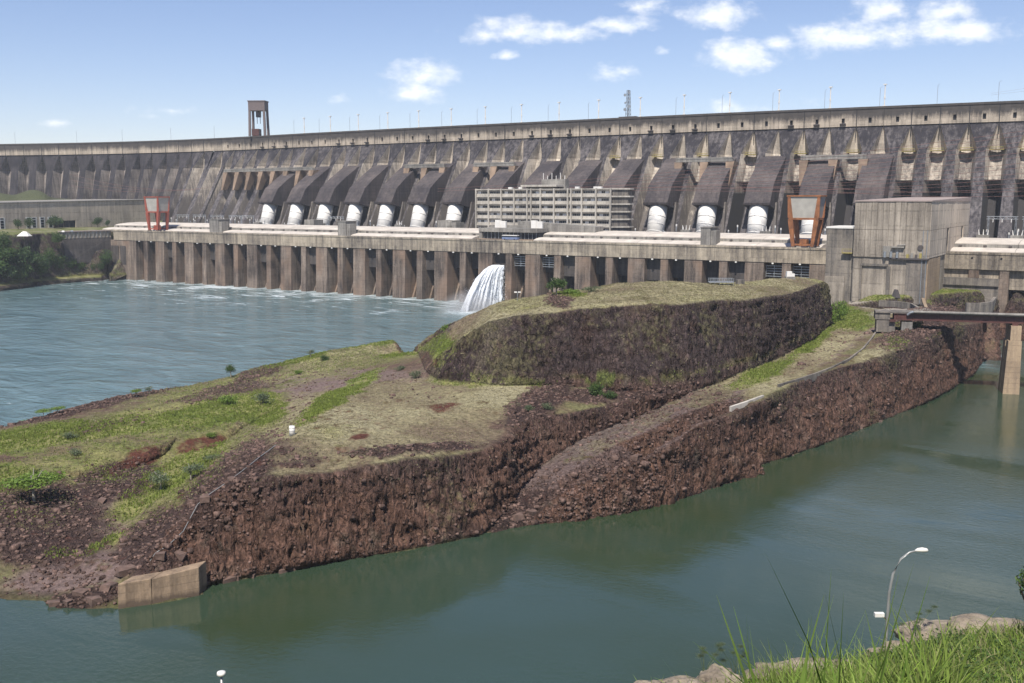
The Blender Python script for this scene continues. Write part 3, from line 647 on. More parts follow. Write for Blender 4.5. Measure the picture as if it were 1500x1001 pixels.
# ================================================================= DAM
ZC = 124.0
OT = [(-760,-20),(-660,-48),(-560,-78),(-473,-111),(-422,-129),(-376,-146),(-319,-162),(-270,-173),(-211,-181),(-151,-184),(-86,-182),(-26,-177),(34,-175),(132,-173),(361,-173),(422,-176),(478,-180),(530,-184),(578,-188),(640,-193),(800,-206)]
tab_s = [a for a, b in OT]; tab_o = [b for a, b in OT]
def o_dam(s): 
    w = 30.; return float(np.mean([np.interp(s+d, tab_s, tab_o) for d in (-w, -w/2, 0, w/2, w)]))
dam = empty('dam', P(250, -180, 30), 'very long weathered concrete hollow gravity dam curving across the whole horizon behind the powerhouse', 'dam')
sites = []                         # (number, place along the axis, bay width, slope of the face)
s = -12.; j = 0
while s < 770:
    sites.append((j, s, 17., .62)); t = math.hypot(.5, o_dam(s+.5)-o_dam(s)); s += .5*17/t; j += 1
LPX = [300, 282, 263, 244, 223, 204, 181, 159, 136, 112, 87, 62, 36, 9, -18, -46, -75, -105, -136, -168]
s = -12.; j = 0; sl_ = s_at(306, -180, 111)
left_s = []
while True:
    t = math.hypot(.5, o_dam(s-.5)-o_dam(s)); s -= .5*17/t; j -= 1
    if s < sl_: break
    left_s.append(s)
def s_crest(x):
    a, b = -740., 200.
    for _ in range(40):
        m = (a+b)/2
        if proj(*P(m, o_dam(m), 111))[0] < x: a = m
        else: b = m
    return m
for x in LPX:
    if s_crest(x) < left_s[-1]-9 and s_crest(x) > -735: left_s.append(s_crest(x))
prev = -12.
for i_, s in enumerate(left_s):
    nx_ = left_s[i_+1] if i_+1 < len(left_s) else s-(prev-s)
    w_ = math.hypot((prev-nx_)/2, (o_dam(prev)-o_dam(nx_))/2); px_ = proj(*P(s, o_dam(s), 111))[0]
    sites.append((-1-i_, s, w_, float(np.interp(px_, (60, 112, 204, 282, 330), (.17, .24, .34, .48, .62))))); prev = s
sites.sort()
def frame_at(s):
    do = (o_dam(s+2)-o_dam(s-2))/4; dx = RX+do*NX; dy = RY+do*NY; return math.atan2(dy, dx)
def buttress(slot, HB=8.52, sl=.62):
    m = MB(); rows = []; kx = HB/8.52*(1 if sl > .5 else .82)
    lv = [111.6, 108, 103, 98, 95, 91, 84, 76, 68, 60, 50, 40, 26]
    for z in lv:
        yf = -sl*(111.6-z); w = (.06+min(1, (111.6-z)/16.6)*5.9-max(0, (95-z))*.022)*kx
        dd = min((111.6-z)*.62, 10.2)+max(0, 95-z)*.02; d = yf+dd-.1
        if z == 111.6: yf = d = 0
        wi = w*(.66 if z > 95 else .6)
        if slot and z < 70: d = yf+26
        rows.append([(-HB, yf, z), (-w, yf, z), (-wi, d, z), (0, d+.9, z), (wi, d, z), (w, yf, z), (HB, yf, z)])
    v = [p for r in rows for p in r]; k = 7
    f = [(i*k+j, (i+1)*k+j, (i+1)*k+j+1, i*k+j+1) for i in range(len(rows)-1) for j in range(k-1)]
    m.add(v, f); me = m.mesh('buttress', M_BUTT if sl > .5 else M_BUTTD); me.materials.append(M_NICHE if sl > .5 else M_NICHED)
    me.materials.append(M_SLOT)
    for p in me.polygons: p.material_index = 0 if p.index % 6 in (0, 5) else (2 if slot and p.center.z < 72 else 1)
    return me
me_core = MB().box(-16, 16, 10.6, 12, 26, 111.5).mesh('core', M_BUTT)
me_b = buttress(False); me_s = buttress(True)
me_c = MB().box(-8.42, 8.42, -1.1, 9, 111.6, 122.6).box(-8.5, 8.5, -1.5, 9.2, 122.6, 124.0).mesh('crest_wall', M_CREST)
me_cw = MB().box(-8.42, -1.0, -1.1, 9, 111.6, 122.6).box(1.0, 8.42, -1.1, 9, 111.6, 122.6).box(-1, 1, -1.1, 9, 111.6, 113.6).box(-1, 1, -1.1, 9, 117.0, 122.6).box(-8.5, 8.5, -1.5, 9.2, 122.6, 124.0).mesh('crest_wall_with_window', M_CREST)
me_win = MB().box(-.98, .98, .2, .6, 113.6, 117.0).mesh('gallery_window', M_DARKIN)
me_brk = MB().prism([(-1.1, 112.4), (-3.2, 113.0), (-3.2, 113.7), (-1.1, 113.7)], -1.9, 1.9).mesh('window_bracket', M_DSTEEL)
me_jt = MB().box(-.22, .22, -1.25, -.95, 104, 122.4).mesh('joint', M_DARKIN)
me_rail = MB().box(-3.6, 3.6, -8.6, -8.45, 95.8, 96.1)
for i in range(7): me_rail.box(-3.6+i*1.2-.06, -3.6+i*1.2+.06, -8.6, -8.45, 94.6, 95.8)
me_rail.box(-4.2, 4.2, -9.2, -1.5, 94.2, 94.6); me_rail = me_rail.mesh('gallery_walkway', M_YEL)
for n_, (j, s, bw_, slp) in enumerate(sites):
    rz = frame_at(s); q = P(s, o_dam(s))
    slot = s > 505 or (j % 2 == 1 and s > 395)
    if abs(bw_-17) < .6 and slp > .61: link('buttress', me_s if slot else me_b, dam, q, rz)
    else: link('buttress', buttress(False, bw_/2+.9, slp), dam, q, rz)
    link('core', me_core, dam, q, rz)
    # crest panels sit half a bay over, so their windows fall between the niches
    s3 = sites[n_+1][1] if n_+1 < len(sites) else s+17
    s2 = (s+s3)/2; q2 = P(s2, o_dam(s2)); rz2 = frame_at(s2)
    hw = s > -150
    cw = link('crest_wall', me_cw if hw else me_c, dam, q2, rz2); cw.scale.x = math.hypot(s3-s, o_dam(s3)-o_dam(s))/17
    if hw:
        link('window', me_win, cw, (0, 0, 0), 0, False)
        if (j % 6) in (2, 3, 4) and s < 520: link('bracket', me_brk, cw, (0, 0, 0), 0, False)
    if j % 2 == 1 or s < -150 or s > 500: link('expansion_joint', me_jt, cw, (-8.5, 0, 0), 0, False)
    if (s > 500) or (s > 300 and j % 2 == 1): link('walkway', me_rail, dam, q, rz)
# penstocks and their casings
def casing():
    prof = [(-10.5, 93), (-15, 91.2), (-23, 86.5), (-33, 80.5), (-43.5, 73), (-51, 61.2), (-36, 58.2), (-30, 62)]
    m = MB().prism(prof, -8.6, 8.6); return fixn(m.mesh('penstock_casing', M_CASE))
def collar(): return fixn(MB().prism([(-51.8, 61.8), (-51.5, 60.3), (-33, 56.6), (-33, 58.0)], -8.9, 8.9).mesh('collar', M_CASE))
me_cas, me_col = casing(), collar()
pa, pb = Vector((0, -44.2, 60.5)), Vector((0, -51.8, 37)); dr = (pb-pa).normalized()
me_pen = MB().tube([pa, pb], 6.0, 28).mesh('penstock', M_WHITE, True)
me_ring = MB()
for t in (9, 14.5, 20): me_ring.tube([pa+dr*t, pa+dr*(t+.5)], 6.2, 28)
me_ring = me_ring.mesh('stiffener_ring', M_WHITE, True)
me_lad = MB()
for x in (-1.0, 1.0): me_lad.tube([(x-1.5, -50.2, 57), (x-1.5, -57.6, 38)], .16, 4)
for k in range(10): me_lad.bar((-2.5, -50.2-.78*k, 57-2*k), (-.5, -50.2-.78*k, 57-2*k), .14)
me_lad.tube([(4, -50, 44), (9.5, -52, 40.5), (10, -52, 38)], .45, 6); me_lad = me_lad.mesh('access_ladder', M_STEEL)
me_leg = MB()
me_leg.hexa([(8.9, -46, 38), (11.4, -46, 38), (11.4, -38, 38), (8.9, -38, 38)], [(8.7, -37, 62), (9.6, -37, 62), (9.6, -33, 62), (8.7, -33, 62)]); me_leg = me_leg.mesh('side_prop', M_NICHE)
for k in list(range(0, 8))+[8, 9, 10]+[11, 12, 13, 14, 15]:
    s = -12+34*k; q = P(s, o_dam(s)+(-173-o_dam(s))*(.0)); rz = frame_at(s)
    c = link('penstock_casing', me_cas, dam, q, rz); link('collar', me_col, c, (0, 0, 0), 0, False); link('side_prop', me_leg, c, (0, 0, 0), 0, False)
    p_ = link('penstock', me_pen, dam, q, rz); link('ring', me_ring, p_, (0, 0, 0), 0, False); link('ladder', me_lad, p_, (0, 0, 0), 0, False)
# gallery bridges that hang across the face, with their tapering supports
def gallery(s0, s1, zz=88.5):
    so_ = (s0+s1)/2; q = P(so_, o_dam(so_)); rz = frame_at(so_); h = (s1-s0)/2
    m = MB().box(-h, h, -24, -20.5, zz, zz+1.9).box(-h, h, -24.2, -23.9, zz+1.9, zz+3)
    g_ = m.build('gallery_beam', M_GREY, dam, q, rz)
    n_ = max(2, round((s1-s0)/17)); 
    for i in range(n_+1):
        x = -h+2+(2*h-4)*i/n_; m = MB()
        m.hexa([(x-1.1, -29, zz-17), (x+1.1, -29, zz-17), (x+1.1, -24, zz-17), (x-1.1, -24, zz-17)], [(x-3, -23.8, zz), (x+3, -23.8, zz), (x+3, -14, zz), (x-3, -14, zz)])
        m.build('support', M_CORB, g_, (0, 0, 0), 0, world=False)
for (a, b_) in ((322, 462), (596, 654), (697, 756), (990, 1072), (1167, 1262)):
    gallery(s_at(a, -152, 88), s_at(b_, -152, 88), 89.5)
# crest lamps, masts
ORD = 'first second third fourth fifth sixth seventh eighth ninth tenth eleventh twelfth thirteenth fourteenth fifteenth sixteenth seventeenth eighteenth nineteenth twentieth twenty-first twenty-second twenty-third twenty-fourth twenty-fifth'.split()
me_pole = MB().box(-1.1, 1.1, -.5, .5, 0, 1.0).tube([(0, 0, .5), (0, 0, 14.2)], .36, 8).tube([(0, 0, 5.5), (0, 0, 7)], .6, 8).box(-1.0, 1.0, -.8, .8, 14.2, 14.9).mesh('pole', M_WHITE)
me_mast = MB().tube([(0, 0, 0), (0, 0, 12.5), (1.2, 0, 13.2)], .13, 5).mesh('mast', M_STEEL)
for i, x in enumerate((439, 479, 521, 565, 611, 659, 709, 762, 817, 875, 936, 1000, 1066, 1137, 1211, 1290)):
    s = s_at(x, -178, 124); o = link('lightning_mast', me_pole, None, P(s, o_dam(s)-7, 124)); o.scale = (1, 1, 1); o.rotation_euler.z = PHI
    tag(o, ORD[i]+' white mast from the left in the row on top of the dam', 'mast', 'white masts along the crest of the dam')
for i, x in enumerate((20, 70, 130, 180, 240, 300, 360, 423, 462, 508, 553, 598, 645, 697, 747, 801, 860, 918, 988, 1055, 1128, 1203, 1283, 1367, 1457)):
    s = s_at(x, -178, 124); o = link('lamp_post', me_mast, None, P(s, o_dam(s)-7, 124)); o.rotation_euler.z = PHI
    tag(o, ORD[i]+' thin grey lamp post from the left on the dam crest', 'lamp post', 'thin grey lamp posts along the crest of the dam')
# tall intake crane on the crest
s = s_at(384, -190, 124); q = P(s, o_dam(s)-5, 124); rz = PHI+.5
t = empty('crest_crane', q, 'tall brown gantry crane with a boxy head on top of the dam', 'gantry crane')
MB().box(-8, 8, -6, 6, 24, 33).box(-8.5, 8.5, -6.4, 6.4, 32.4, 33.4).build('machine_house', M_PYL, t, q, rz)
for x in (-7, 7):
    for y in (-5, 5):
        MB().hexa([(x*1.06-1.1, y*1.1-.9, 0), (x*1.06+1.1, y*1.1-.9, 0), (x*1.06+1.1, y*1.1+.9, 0), (x*1.06-1.1, y*1.1+.9, 0)], [(x-1, y-.9, 24), (x+1, y-.9, 24), (x+1, y+.9, 24), (x-1, y+.9, 24)]).build('leg', M_PYL, t, q, rz)
MB().box(-6, 1, -4, 4, .5, 7).build('winch_cabin', M_BRED, t, q, rz); MB().box(-2, 2, -2, 2, 18, 24).bar((-1.5, 0, 12), (-1.5, 0, 18), .3).bar((1.5, 0, 12), (1.5, 0, 18), .3).build('hoist', M_DSTEEL, t, q, rz)
# lattice radio mast with dishes
s = s_at(921, -178, 124); q = P(s, o_dam(s)-4, 124)
t = empty('radio_mast', q, 'blue grey lattice radio mast carrying dishes on top of the dam', 'radio mast')
MB().box(-7, 7, -2, 2, -1.2, .9).build('base_platform', M_DSTEEL, t, q, PHI)
m = MB()
for x, y in ((-1, -1), (1, -1), (1, 1), (-1, 1)): m.bar((x*1.5, y*1.5, 0), (x*.9, y*.9, 20), .16)
for k in range(7):
    z0, z1 = k*2.85, (k+1)*2.85; w0, w1 = 1.5-.6*k/7, 1.5-.6*(k+1)/7
    for y in (-1, 1): m.bar((-w0, y*w0, z0), (w1, y*w1, z1), .1); m.bar((w0, y*w0, z0), (-w1, y*w1, z1), .1); m.bar((-w1, y*w1, z1), (w1, y*w1, z1), .1)
m.build('lattice', M_DSTEEL, t, q, PHI)
for (x, z, r_) in ((-1.8, 16.5, 1.1), (1.7, 18, .9), (1.6, 8, 1.3), (-1.7, 6, 1.2), (1.9, 13.2, .8), (-1.5, 10.8, .8)):
    MB().tube([(x, -1.6, z), (x, -2.3, z)], [r_*.3, r_], 14).build('dish', M_STEEL, t, q, PHI)

# ================================================================= POWERHOUSE
ph = empty('powerhouse', P(240, 0, 0), 'long concrete powerhouse with tall dark outlet bays between piers rising from the water', 'powerhouse')
def pier(w, batter=1.3):
    m = MB(); h = w/2
    v = [(-h, -batter, -3), (h, -batter, -3), (h, 13, -3), (-h, 13, -3)]; t_ = [(-h, 0, 31.5), (h, 0, 31.5), (h, 13, 31.5), (-h, 13, 31.5)]
    m.hexa(v, t_); return m.mesh('pier', M_PIER)
me_w, me_n = pier(10.2), pier(4.5)
# sides of the piers flare inwards near the bottom: the bay floor curves up to the outlet
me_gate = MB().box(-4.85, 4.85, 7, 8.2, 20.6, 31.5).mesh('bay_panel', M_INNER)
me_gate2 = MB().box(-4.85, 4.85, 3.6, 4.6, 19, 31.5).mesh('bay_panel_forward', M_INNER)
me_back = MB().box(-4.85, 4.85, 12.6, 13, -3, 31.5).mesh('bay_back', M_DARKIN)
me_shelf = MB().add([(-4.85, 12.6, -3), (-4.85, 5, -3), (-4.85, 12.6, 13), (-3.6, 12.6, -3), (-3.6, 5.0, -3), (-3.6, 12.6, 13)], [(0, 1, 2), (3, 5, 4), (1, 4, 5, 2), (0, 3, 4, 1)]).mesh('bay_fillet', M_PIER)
me_flood = MB().box(-.45, .45, -.7, .1, 30.7, 31.4).mesh('floodlight', M_WHITE)
me_louv = MB()
for k in range(5): me_louv.box(-4.3, 4.3, 2.6, 3.0, 24.0+k*1.35, 24.3+k*1.35)
for x in (-4.3, 0, 4.3): me_louv.box(x-.12, x+.12, 2.5, 2.62, 23.6, 30)
me_louv = me_louv.mesh('gate_frame', M_STEEL)
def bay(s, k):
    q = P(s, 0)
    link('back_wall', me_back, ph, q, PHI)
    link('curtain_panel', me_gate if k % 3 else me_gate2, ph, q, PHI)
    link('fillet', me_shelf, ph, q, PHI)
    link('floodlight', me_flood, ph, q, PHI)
for k in range(0, 16):
    if k == 0 or k < 16:
        if k < 15 or True:
            link('pier', me_w, ph, P(34*k, 0), PHI)
    if k < 15:
        for i, c_ in enumerate((5.1+4.82, 34-5.1-4.82)):
            bay(34*k+c_, 2*k+i)
            if k in (9,) and i == 1 or k in (10,) and i == 0 or k == 14: 
                link('gate_frame', me_louv, ph, P(34*k+c_, 0), PHI)
        link('pier', me_n, ph, P(34*k+17, 0), PHI)
# left end: one more pair of bays, then a solid end block
for c_ in (-5.1-4.82, -34+5.1+4.82+.0): bay(c_, 1)
link('pier', me_n, ph, P(-17, 0), PHI)
MB().hexa([(-62, -1.3, -3), (-28.9, -1.3, -3), (-28.9, 13, -3), (-62, 13, -3)], [(-62, 0, 31.5), (-28.9, 0, 31.5), (-28.9, 13, 31.5), (-62, 13, 31.5)]).build('end_block', M_PIER, ph, P(0, 0), PHI)
for (x0, x1) in ((-59, -50), (-48, -41)): MB().box(x0, x1, -.95, -.75, 12, 27).build('recess_panel', M_INNER, ph, P(0, 0), PHI)
# beam over the bays, cast in lengths
for k in range(-4, 43):
    s0 = 17*k-5.1; 
    if 500 < s0+17 and s0 < 506 and False: continue
    x0, x1 = .06, 16.94
    if s0 < -62: continue
    MB().box(x0, x1, -.35, 14, 31.5, 39).box(x0, x1, -.6, .2, 38.5, 39.6).build('beam', M_PH, ph, P(s0, 0), PHI)
# deck road
MB().box(-62, 722, 0, 24, 38.2, 39.02).build('deck', M_ASPH, ph, P(0, 0), PHI)
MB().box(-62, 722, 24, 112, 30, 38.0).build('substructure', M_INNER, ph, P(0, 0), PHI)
s700, s160, s790, s1205 = s_at(700, -16, 41), s_at(158, -16, 41), s_at(788, -16, 41), s_at(1209, -16, 41)
def roofs(a, b_, parent):
    n_ = max(1, round((b_-a)/34)); w = (b_-a)/n_
    for i in range(n_):
        x0, x1 = a+i*w+.1, a+(i+1)*w-.1
        MB().prism([(10.5, 39.02), (10.5, 39.5), (13.5, 40.2), (17, 40.7), (22, 40.8), (22, 39.02)], x0, x1).build('low_roof', M_ROOF, parent, P(0, 0), PHI)
        MB().box(x0, x1, 22, 24.5, 39.02, 42.3).build('parapet_wall', M_GREY, parent, P(0, 0), PHI)
        MB().prism([(23, 42.3), (23, 42.7), (27, 43.5), (36, 44.3), (48, 44.6), (48, 42.3)], x0, x1).build('upper_roof', M_ROOF, parent, P(0, 0), PHI)
        v = MB()
        for j in range(3): v.box(x0+5+j*11, x0+6.5+j*11, 21.2, 22, 41.2, 41.9)
        v.build('vent', M_DSTEEL, parent, P(0, 0), PHI)
roofs(s160, s700-.5, ph); roofs(s790, s1205-.5, ph); roofs(s_at(1385, -16, 41), 722, ph)
for (x0, x1, y1) in ((307, 322, 322), (495, 509, 325), (1026, 1044, 334)):
    a, b_ = s_at(x0, -9, 40), s_at(x1, -9, 40); zt = z_at((a+b_)/2, -9, y1)
    MB().box(a, b_-1.5, 9, 20, 39.02, zt).box(a-.3, b_-1.2, 8.7, 20.3, zt, zt+.5).box(b_-1.5, b_+1.5, 10, 16, 39.02, zt-1.5).build('stair_tower', M_GREY, ph, P(0, 0), PHI)
for (x0, x1, y1) in ((641, 662, 323), (446, 460, 322), (655, 668, 326)):
    a, b_ = s_at(x0, -50, 42), s_at(x1, -50, 42); MB().box(a, b_, 50, 60, 38, z_at(a, -50, y1)).build('vent_shaft', M_GREY, ph, P(0, 0), PHI)
# right-hand part beyond the tall hall: blind bays over a lower wall, then one open bay
sA, sB, sC = s_at(1388, 0, 33), s_at(1465, 0, 33), s_at(1479, 0, 33)
MB().box(sA-30, sB, 1.2, 13, 27.5, 31.5).build('blind_bay_panel', M_PH, ph, P(0, 0), PHI)
MB().box(sA-30, sB, -.6, 13, -3, 27.5).box(sA-30, sB, -1.5, 0, 24.0, 27.5).build('lower_wall', M_HALL2, ph, P(0, 0), PHI)
s_m = s_at(1427, 0, 33)
MB().box(s_m-2.2, s_m+2.2, -.1, 1.2, 27.5, 31.5).build('pilaster', M_PIER, ph, P(0, 0), PHI)
for a, b_ in ((sB, sC), (sC+31, sC+38)): MB().hexa([(a, -2.2, -3), (b_, -2.2, -3), (b_, 13, -3), (a, 13, -3)], [(a, 0, 31.5), (b_, 0, 31.5), (b_, 13, 31.5), (a, 13, 31.5)]).build('pier', M_PIER, ph, P(0, 0), PHI)
MB().box(sC, sC+31, 2, 3.5, 22.5, 31.5).build('bay_panel', M_PH, ph, P(0, 0), PHI)
MB().box(sC, sC+31, 11, 12, -3, 31.5).build('back_wall', M_INNER, ph, P(0, 0), PHI)
MB().box(sC+38, sC+90, 0, 12, -3, 31.5).build('end_wall', M_PIER, ph, P(0, 0), PHI)
for x in (1424, 1467): 
    s = s_at(x, 0, 37); MB().tube([(s, -.45, 36.8), (s, -.2, 36.8)], .5, 10).build('drain_hole', M_DARKIN, ph, P(0, 0), PHI)

# ---- jet of water spraying from one outlet
s_j = s_at(731, 0, 25); z_j = z_at(s_j, 0, 389)
fx = U(675, 457, 0); fx2 = U(727, 447, 0)
rngj = np.random.default_rng(8)
m_, nt, b = mat('falling_white_water'); L = nt.links.new
b.inputs['Base Color'].default_value = (.93, .95, .97, 1); b.inputs['Roughness'].default_value = .6
tr = N(nt, 'ShaderNodeBsdfTranslucent'); tr.inputs[0].default_value = (.93, .95, .97, 1); tp = N(nt, 'ShaderNodeBsdfTransparent')
g = N(nt, 'ShaderNodeNewGeometry'); nz = N(nt, 'ShaderNodeTexNoise', i_Scale=.9, i_Detail=5.); L(g.outputs['Position'], nz.inputs['Vector'])
mx1 = N(nt, 'ShaderNodeMixShader', i_0=.45); L(b.outputs[0], mx1.inputs[1]); L(tr.outputs[0], mx1.inputs[2])
mx2 = N(nt, 'ShaderNodeMixShader'); L(ramp(nt, nz.outputs[0], .30, .44), mx2.inputs[0]); L(tp.outputs[0], mx2.inputs[1]); L(mx1.outputs[0], mx2.inputs[2]); L(mx2.outputs[0], nt.nodes['Material Output'].inputs[0])
M_FOAM = m_
j0 = np.array(P(s_j, 1, z_j)); jl = empty('water_jet', P(s_j, 1, 0), 'white jet of water spraying from a powerhouse bay into the river', 'water jet')
m = MB(); m2 = MB()
def strand(m, u, v, r0, r1, n=14, lean=0.):
    a = np.array(P(s_j+(u-.5)*7.4, 0, z_j-v*2.5)); e = np.array([fx[0]+(fx2[0]-fx[0])*u**.9, fx[1]+(fx2[1]-fx[1])*u**.9, -1.0])
    far = 1-.55*v; e = a+(e-a)*np.array([far, far, 1]); e[2] = -1
    e = e+rngj.normal(0, 1.1, 3)*np.array([1, 1, 0]); pts = []; rr = []
    for i in range(n):
        t = i/(n-1); p = a+(e-a)*t; p[2] = a[2]+.6*math.sin(min(1, t*3)*math.pi)*0+(e[2]-a[2])*t**2.0
        p = p+rngj.normal(0, .28, 3)*t; pts.append(tuple(p)); rr.append(r0+(r1-r0)*t+rngj.normal(0, .05))
    m.tube(pts, rr, 6)
for k in range(230): strand(m, rngj.random()**1.1, rngj.random()**1.5, .42, .95)
m.build('spray_body', M_FOAM, jl, (0, 0, 0) if False else (0, 0, 0), 0, True, True)
# fine droplets thrown off the outside of the jet and mist at its foot
dv_ = []; df_ = []
for k in range(11000):
    u = rngj.random(); v = rngj.random()**1.2; t = rngj.random()**.6
    a = np.array(P(s_j+(u-.5)*7.4, 0, z_j-v*2.5)); e = np.array([fx[0]+(fx2[0]-fx[0])*u, fx[1]+(fx2[1]-fx[1])*u, -1.0]); far = 1.04-.6*v; e = a+(e-a)*np.array([far, far, 1])
    p = a+(e-a)*t; p[2] = a[2]+(e[2]-a[2])*t**2; p = p+rngj.normal(0, 1, 3)*(.3+2.3*t*t)*np.array([1.3, 1, .8])
    if p[2] < 0: p[2] = abs(p[2])*.5
    r_ = rngj.uniform(.07, .26); q4 = [p+r_*np.array(w) for w in ((1, 0, -.5), (-.5, .85, -.5), (-.5, -.85, -.5), (0, 0, 1))]
    k0 = len(dv_); dv_ += [tuple(x) for x in q4]; df_ += [(k0, k0+1, k0+3), (k0+1, k0+2, k0+3), (k0+2, k0, k0+3), (k0, k0+2, k0+1)]
MB().add(dv_, df_).build('droplets', M_FOAM, jl, (0, 0, 0), 0)
tag(jl.children[1], kind='stuff')
m_, nt, b = mat('mist'); nt.nodes.remove(b); pv = N(nt, 'ShaderNodeVolumePrincipled'); pv.inputs['Color'].default_value = (1, 1, 1, 1)
g = N(nt, 'ShaderNodeTexCoord'); gr = N(nt, 'ShaderNodeTexGradient', gradient_type='SPHERICAL'); nt.links.new(g.outputs['Object'], gr.inputs[0])
nt.links.new(math_(nt, 'MULTIPLY', gr.outputs['Fac'], .10), pv.inputs['Density']); nt.links.new(pv.outputs[0], nt.nodes['Material Output'].inputs['Volume'])
import bmesh
def ball(name, mt, loc, sc, parent=None):
    bm = bmesh.new(); bmesh.ops.create_icosphere(bm, subdivisions=3, radius=1); me = bpy.data.meshes.new(name); bm.to_mesh(me); bm.free(); me.materials.append(mt); me.shade_smooth()
    o = link(name, me, parent, loc); o.scale = sc; return o
ball('mist', MATS['mist'], (fx[0]+6, fx[1]+6, 1), (20, 14, 12), jl)

# ---- gantry cranes on the deck
def gantry(px, label, paint, o_=-7):
    s = s_at(px, o_, 39); q = P(s, o_, 39.05); t = empty('gantry_crane', q, label, 'gantry crane', 'gantry cranes on the powerhouse deck')
    # rectangular hopper-like machine house with corner posts, four inclined legs, tie beams and bogies
    MB().hexa([(-7.0, -4.6, 15.5), (7.0, -4.6, 15.5), (7.0, 4.6, 15.5), (-7.0, 4.6, 15.5)], [(-8.2, -5.2, 26.2), (8.2, -5.2, 26.2), (8.2, 5.2, 26.2), (-8.2, 5.2, 26.2)]).build('cladding', M_CPANEL, t, q, PHI)
    MB().box(-8.7, 8.7, -5.7, 5.7, 26.2, 27.0).box(-7.6, 7.6, -5, 5, 14.5, 15.5).build('frame', paint, t, q, PHI)
    for sx_ in (-1, 1):
        for sy in (-1, 1):
            x = sx_*6.6; y = sy*4.2
            MB().hexa([(x*.74-.8, y*1.05-.7, .8), (x*.74+.8, y*1.05-.7, .8), (x*.74+.8, y*1.05+.7, .8), (x*.74-.8, y*1.05+.7, .8)], [(x-1.3, y-1.0, 14.6), (x+1.3, y-1, 14.6), (x+1.3, y+1, 14.6), (x-1.3, y+1, 14.6)]).build('leg', paint, t, q, PHI)
            MB().hexa([(x*1.02-1.3, sy*4.75-.25, 15.5), (x*1.02+1.3, sy*4.75-.25, 15.5), (x*1.02+1.3, sy*4.75+.25, 15.5), (x*1.02-1.3, sy*4.75+.25, 15.5)], [(sx_*7.6-.7, sy*5.25-.3, 26.2), (sx_*7.6+.7, sy*5.25-.3, 26.2), (sx_*7.6+.7, sy*5.25+.3, 26.2), (sx_*7.6-.7, sy*5.25+.3, 26.2)]).build('corner_post', paint, t, q, PHI)
            MB().box(x*.74-1.5, x*.74+1.5, y*1.05-.8, y*1.05+.8, 0, .9).build('bogie', M_DSTEEL, t, q, PHI)
    for sy in (-1, 1): MB().box(-4.4, 4.4, sy*4.4-.35, sy*4.4+.35, 1.4, 2.3).build('tie_beam', paint, t, q, PHI)
    MB().box(-2.2, 1.4, -2.5, 1.5, 1.0, 4.6).build('winch', paint, t, q, PHI)
gantry(232, 'red gantry crane with pale cladding at the left end of the powerhouse deck', M_RED, -8)
gantry(1179, 'rusty orange gantry crane with pale cladding beside the tall concrete hall', M_RUST, -7)

# ---- office block in the middle
o_f = -64.; sa, sb = s_at(698, o_f, 60), s_at(905, o_f, 60)-5; zt = z_at((sa+sb)/2, o_f, 277.5); zb = 41.5
ad = empty('office_building', P((sa+sb)/2, o_f, zb), 'long office block with a pale grid of columns and floors in front of the dam', 'office block')
nfl = 6; fh = (zt-zb)/nfl; nb_ = 10; bw = (sb-sa)/nb_
MB().box(sa+.6, sb-.6, -o_f+1.6, -o_f+15, zb-3.5, zt-.4).build('core', M_HALL2, ad, P(0, 0), PHI)
for i in range(nfl+1): MB().box(sa-.5, sb+.5, -o_f-.5, -o_f+2.2, zb+i*fh-.28, zb+i*fh+.28).build('floor_slab', M_ADMIN, ad, P(0, 0), PHI)
me_colm = MB().box(-.42, .42, -1.05, .3, 0, zt-zb+.6).mesh('column', M_ADMIN)
for i in range(nb_+1): link('column', me_colm, ad, P(sa+i*bw, o_f, zb), PHI)
for f_ in (4,): link('column', me_colm, ad, P(sa+f_*bw+3.0, o_f, zb), PHI)
link('column', me_colm, ad, P(sa+7.25*bw, o_f+.3, zb), PHI)
me_span = MB().box(.45, bw-.45, .15, .7, .3, fh*.42).mesh('spandrel', M_ADMIN)
me_sun = MB().box(.45, bw-.45, -.3, .1, fh*.80, fh-.3).mesh('sun_shade', M_HALL2)
rw_ = random.Random(2)
def win_mesh(k):
    m = MB(); r_ = random.Random(k); n_ = 7; w = (bw-1.2)/n_
    for i in range(n_):
        if r_.random() < .72: m.box(.6+i*w+.15, .6+(i+1)*w-.15, .75, .95, fh*.42, fh*.74)
    return m.mesh('windows', M_GLASS)
wm = [win_mesh(k) for k in range(5)]; me_wb = MB().box(.45, bw-.45, .95, 1.3, fh*.40, fh*.82).mesh('window_wall', M_WHITE)
for i in range(nb_):
    for j in range(nfl):
        q = P(sa+i*bw, o_f, zb+j*fh)
        b_ = link('bay', me_span, ad, q, PHI); link('wall_strip', me_wb, b_, (0, 0, 0), 0, False); tag(link('windows', wm[(i*3+j*2) % 5], b_, (0, 0, 0), 0, False), kind='stuff'); link('sun_shade', me_sun, b_, (0, 0, 0), 0, False)
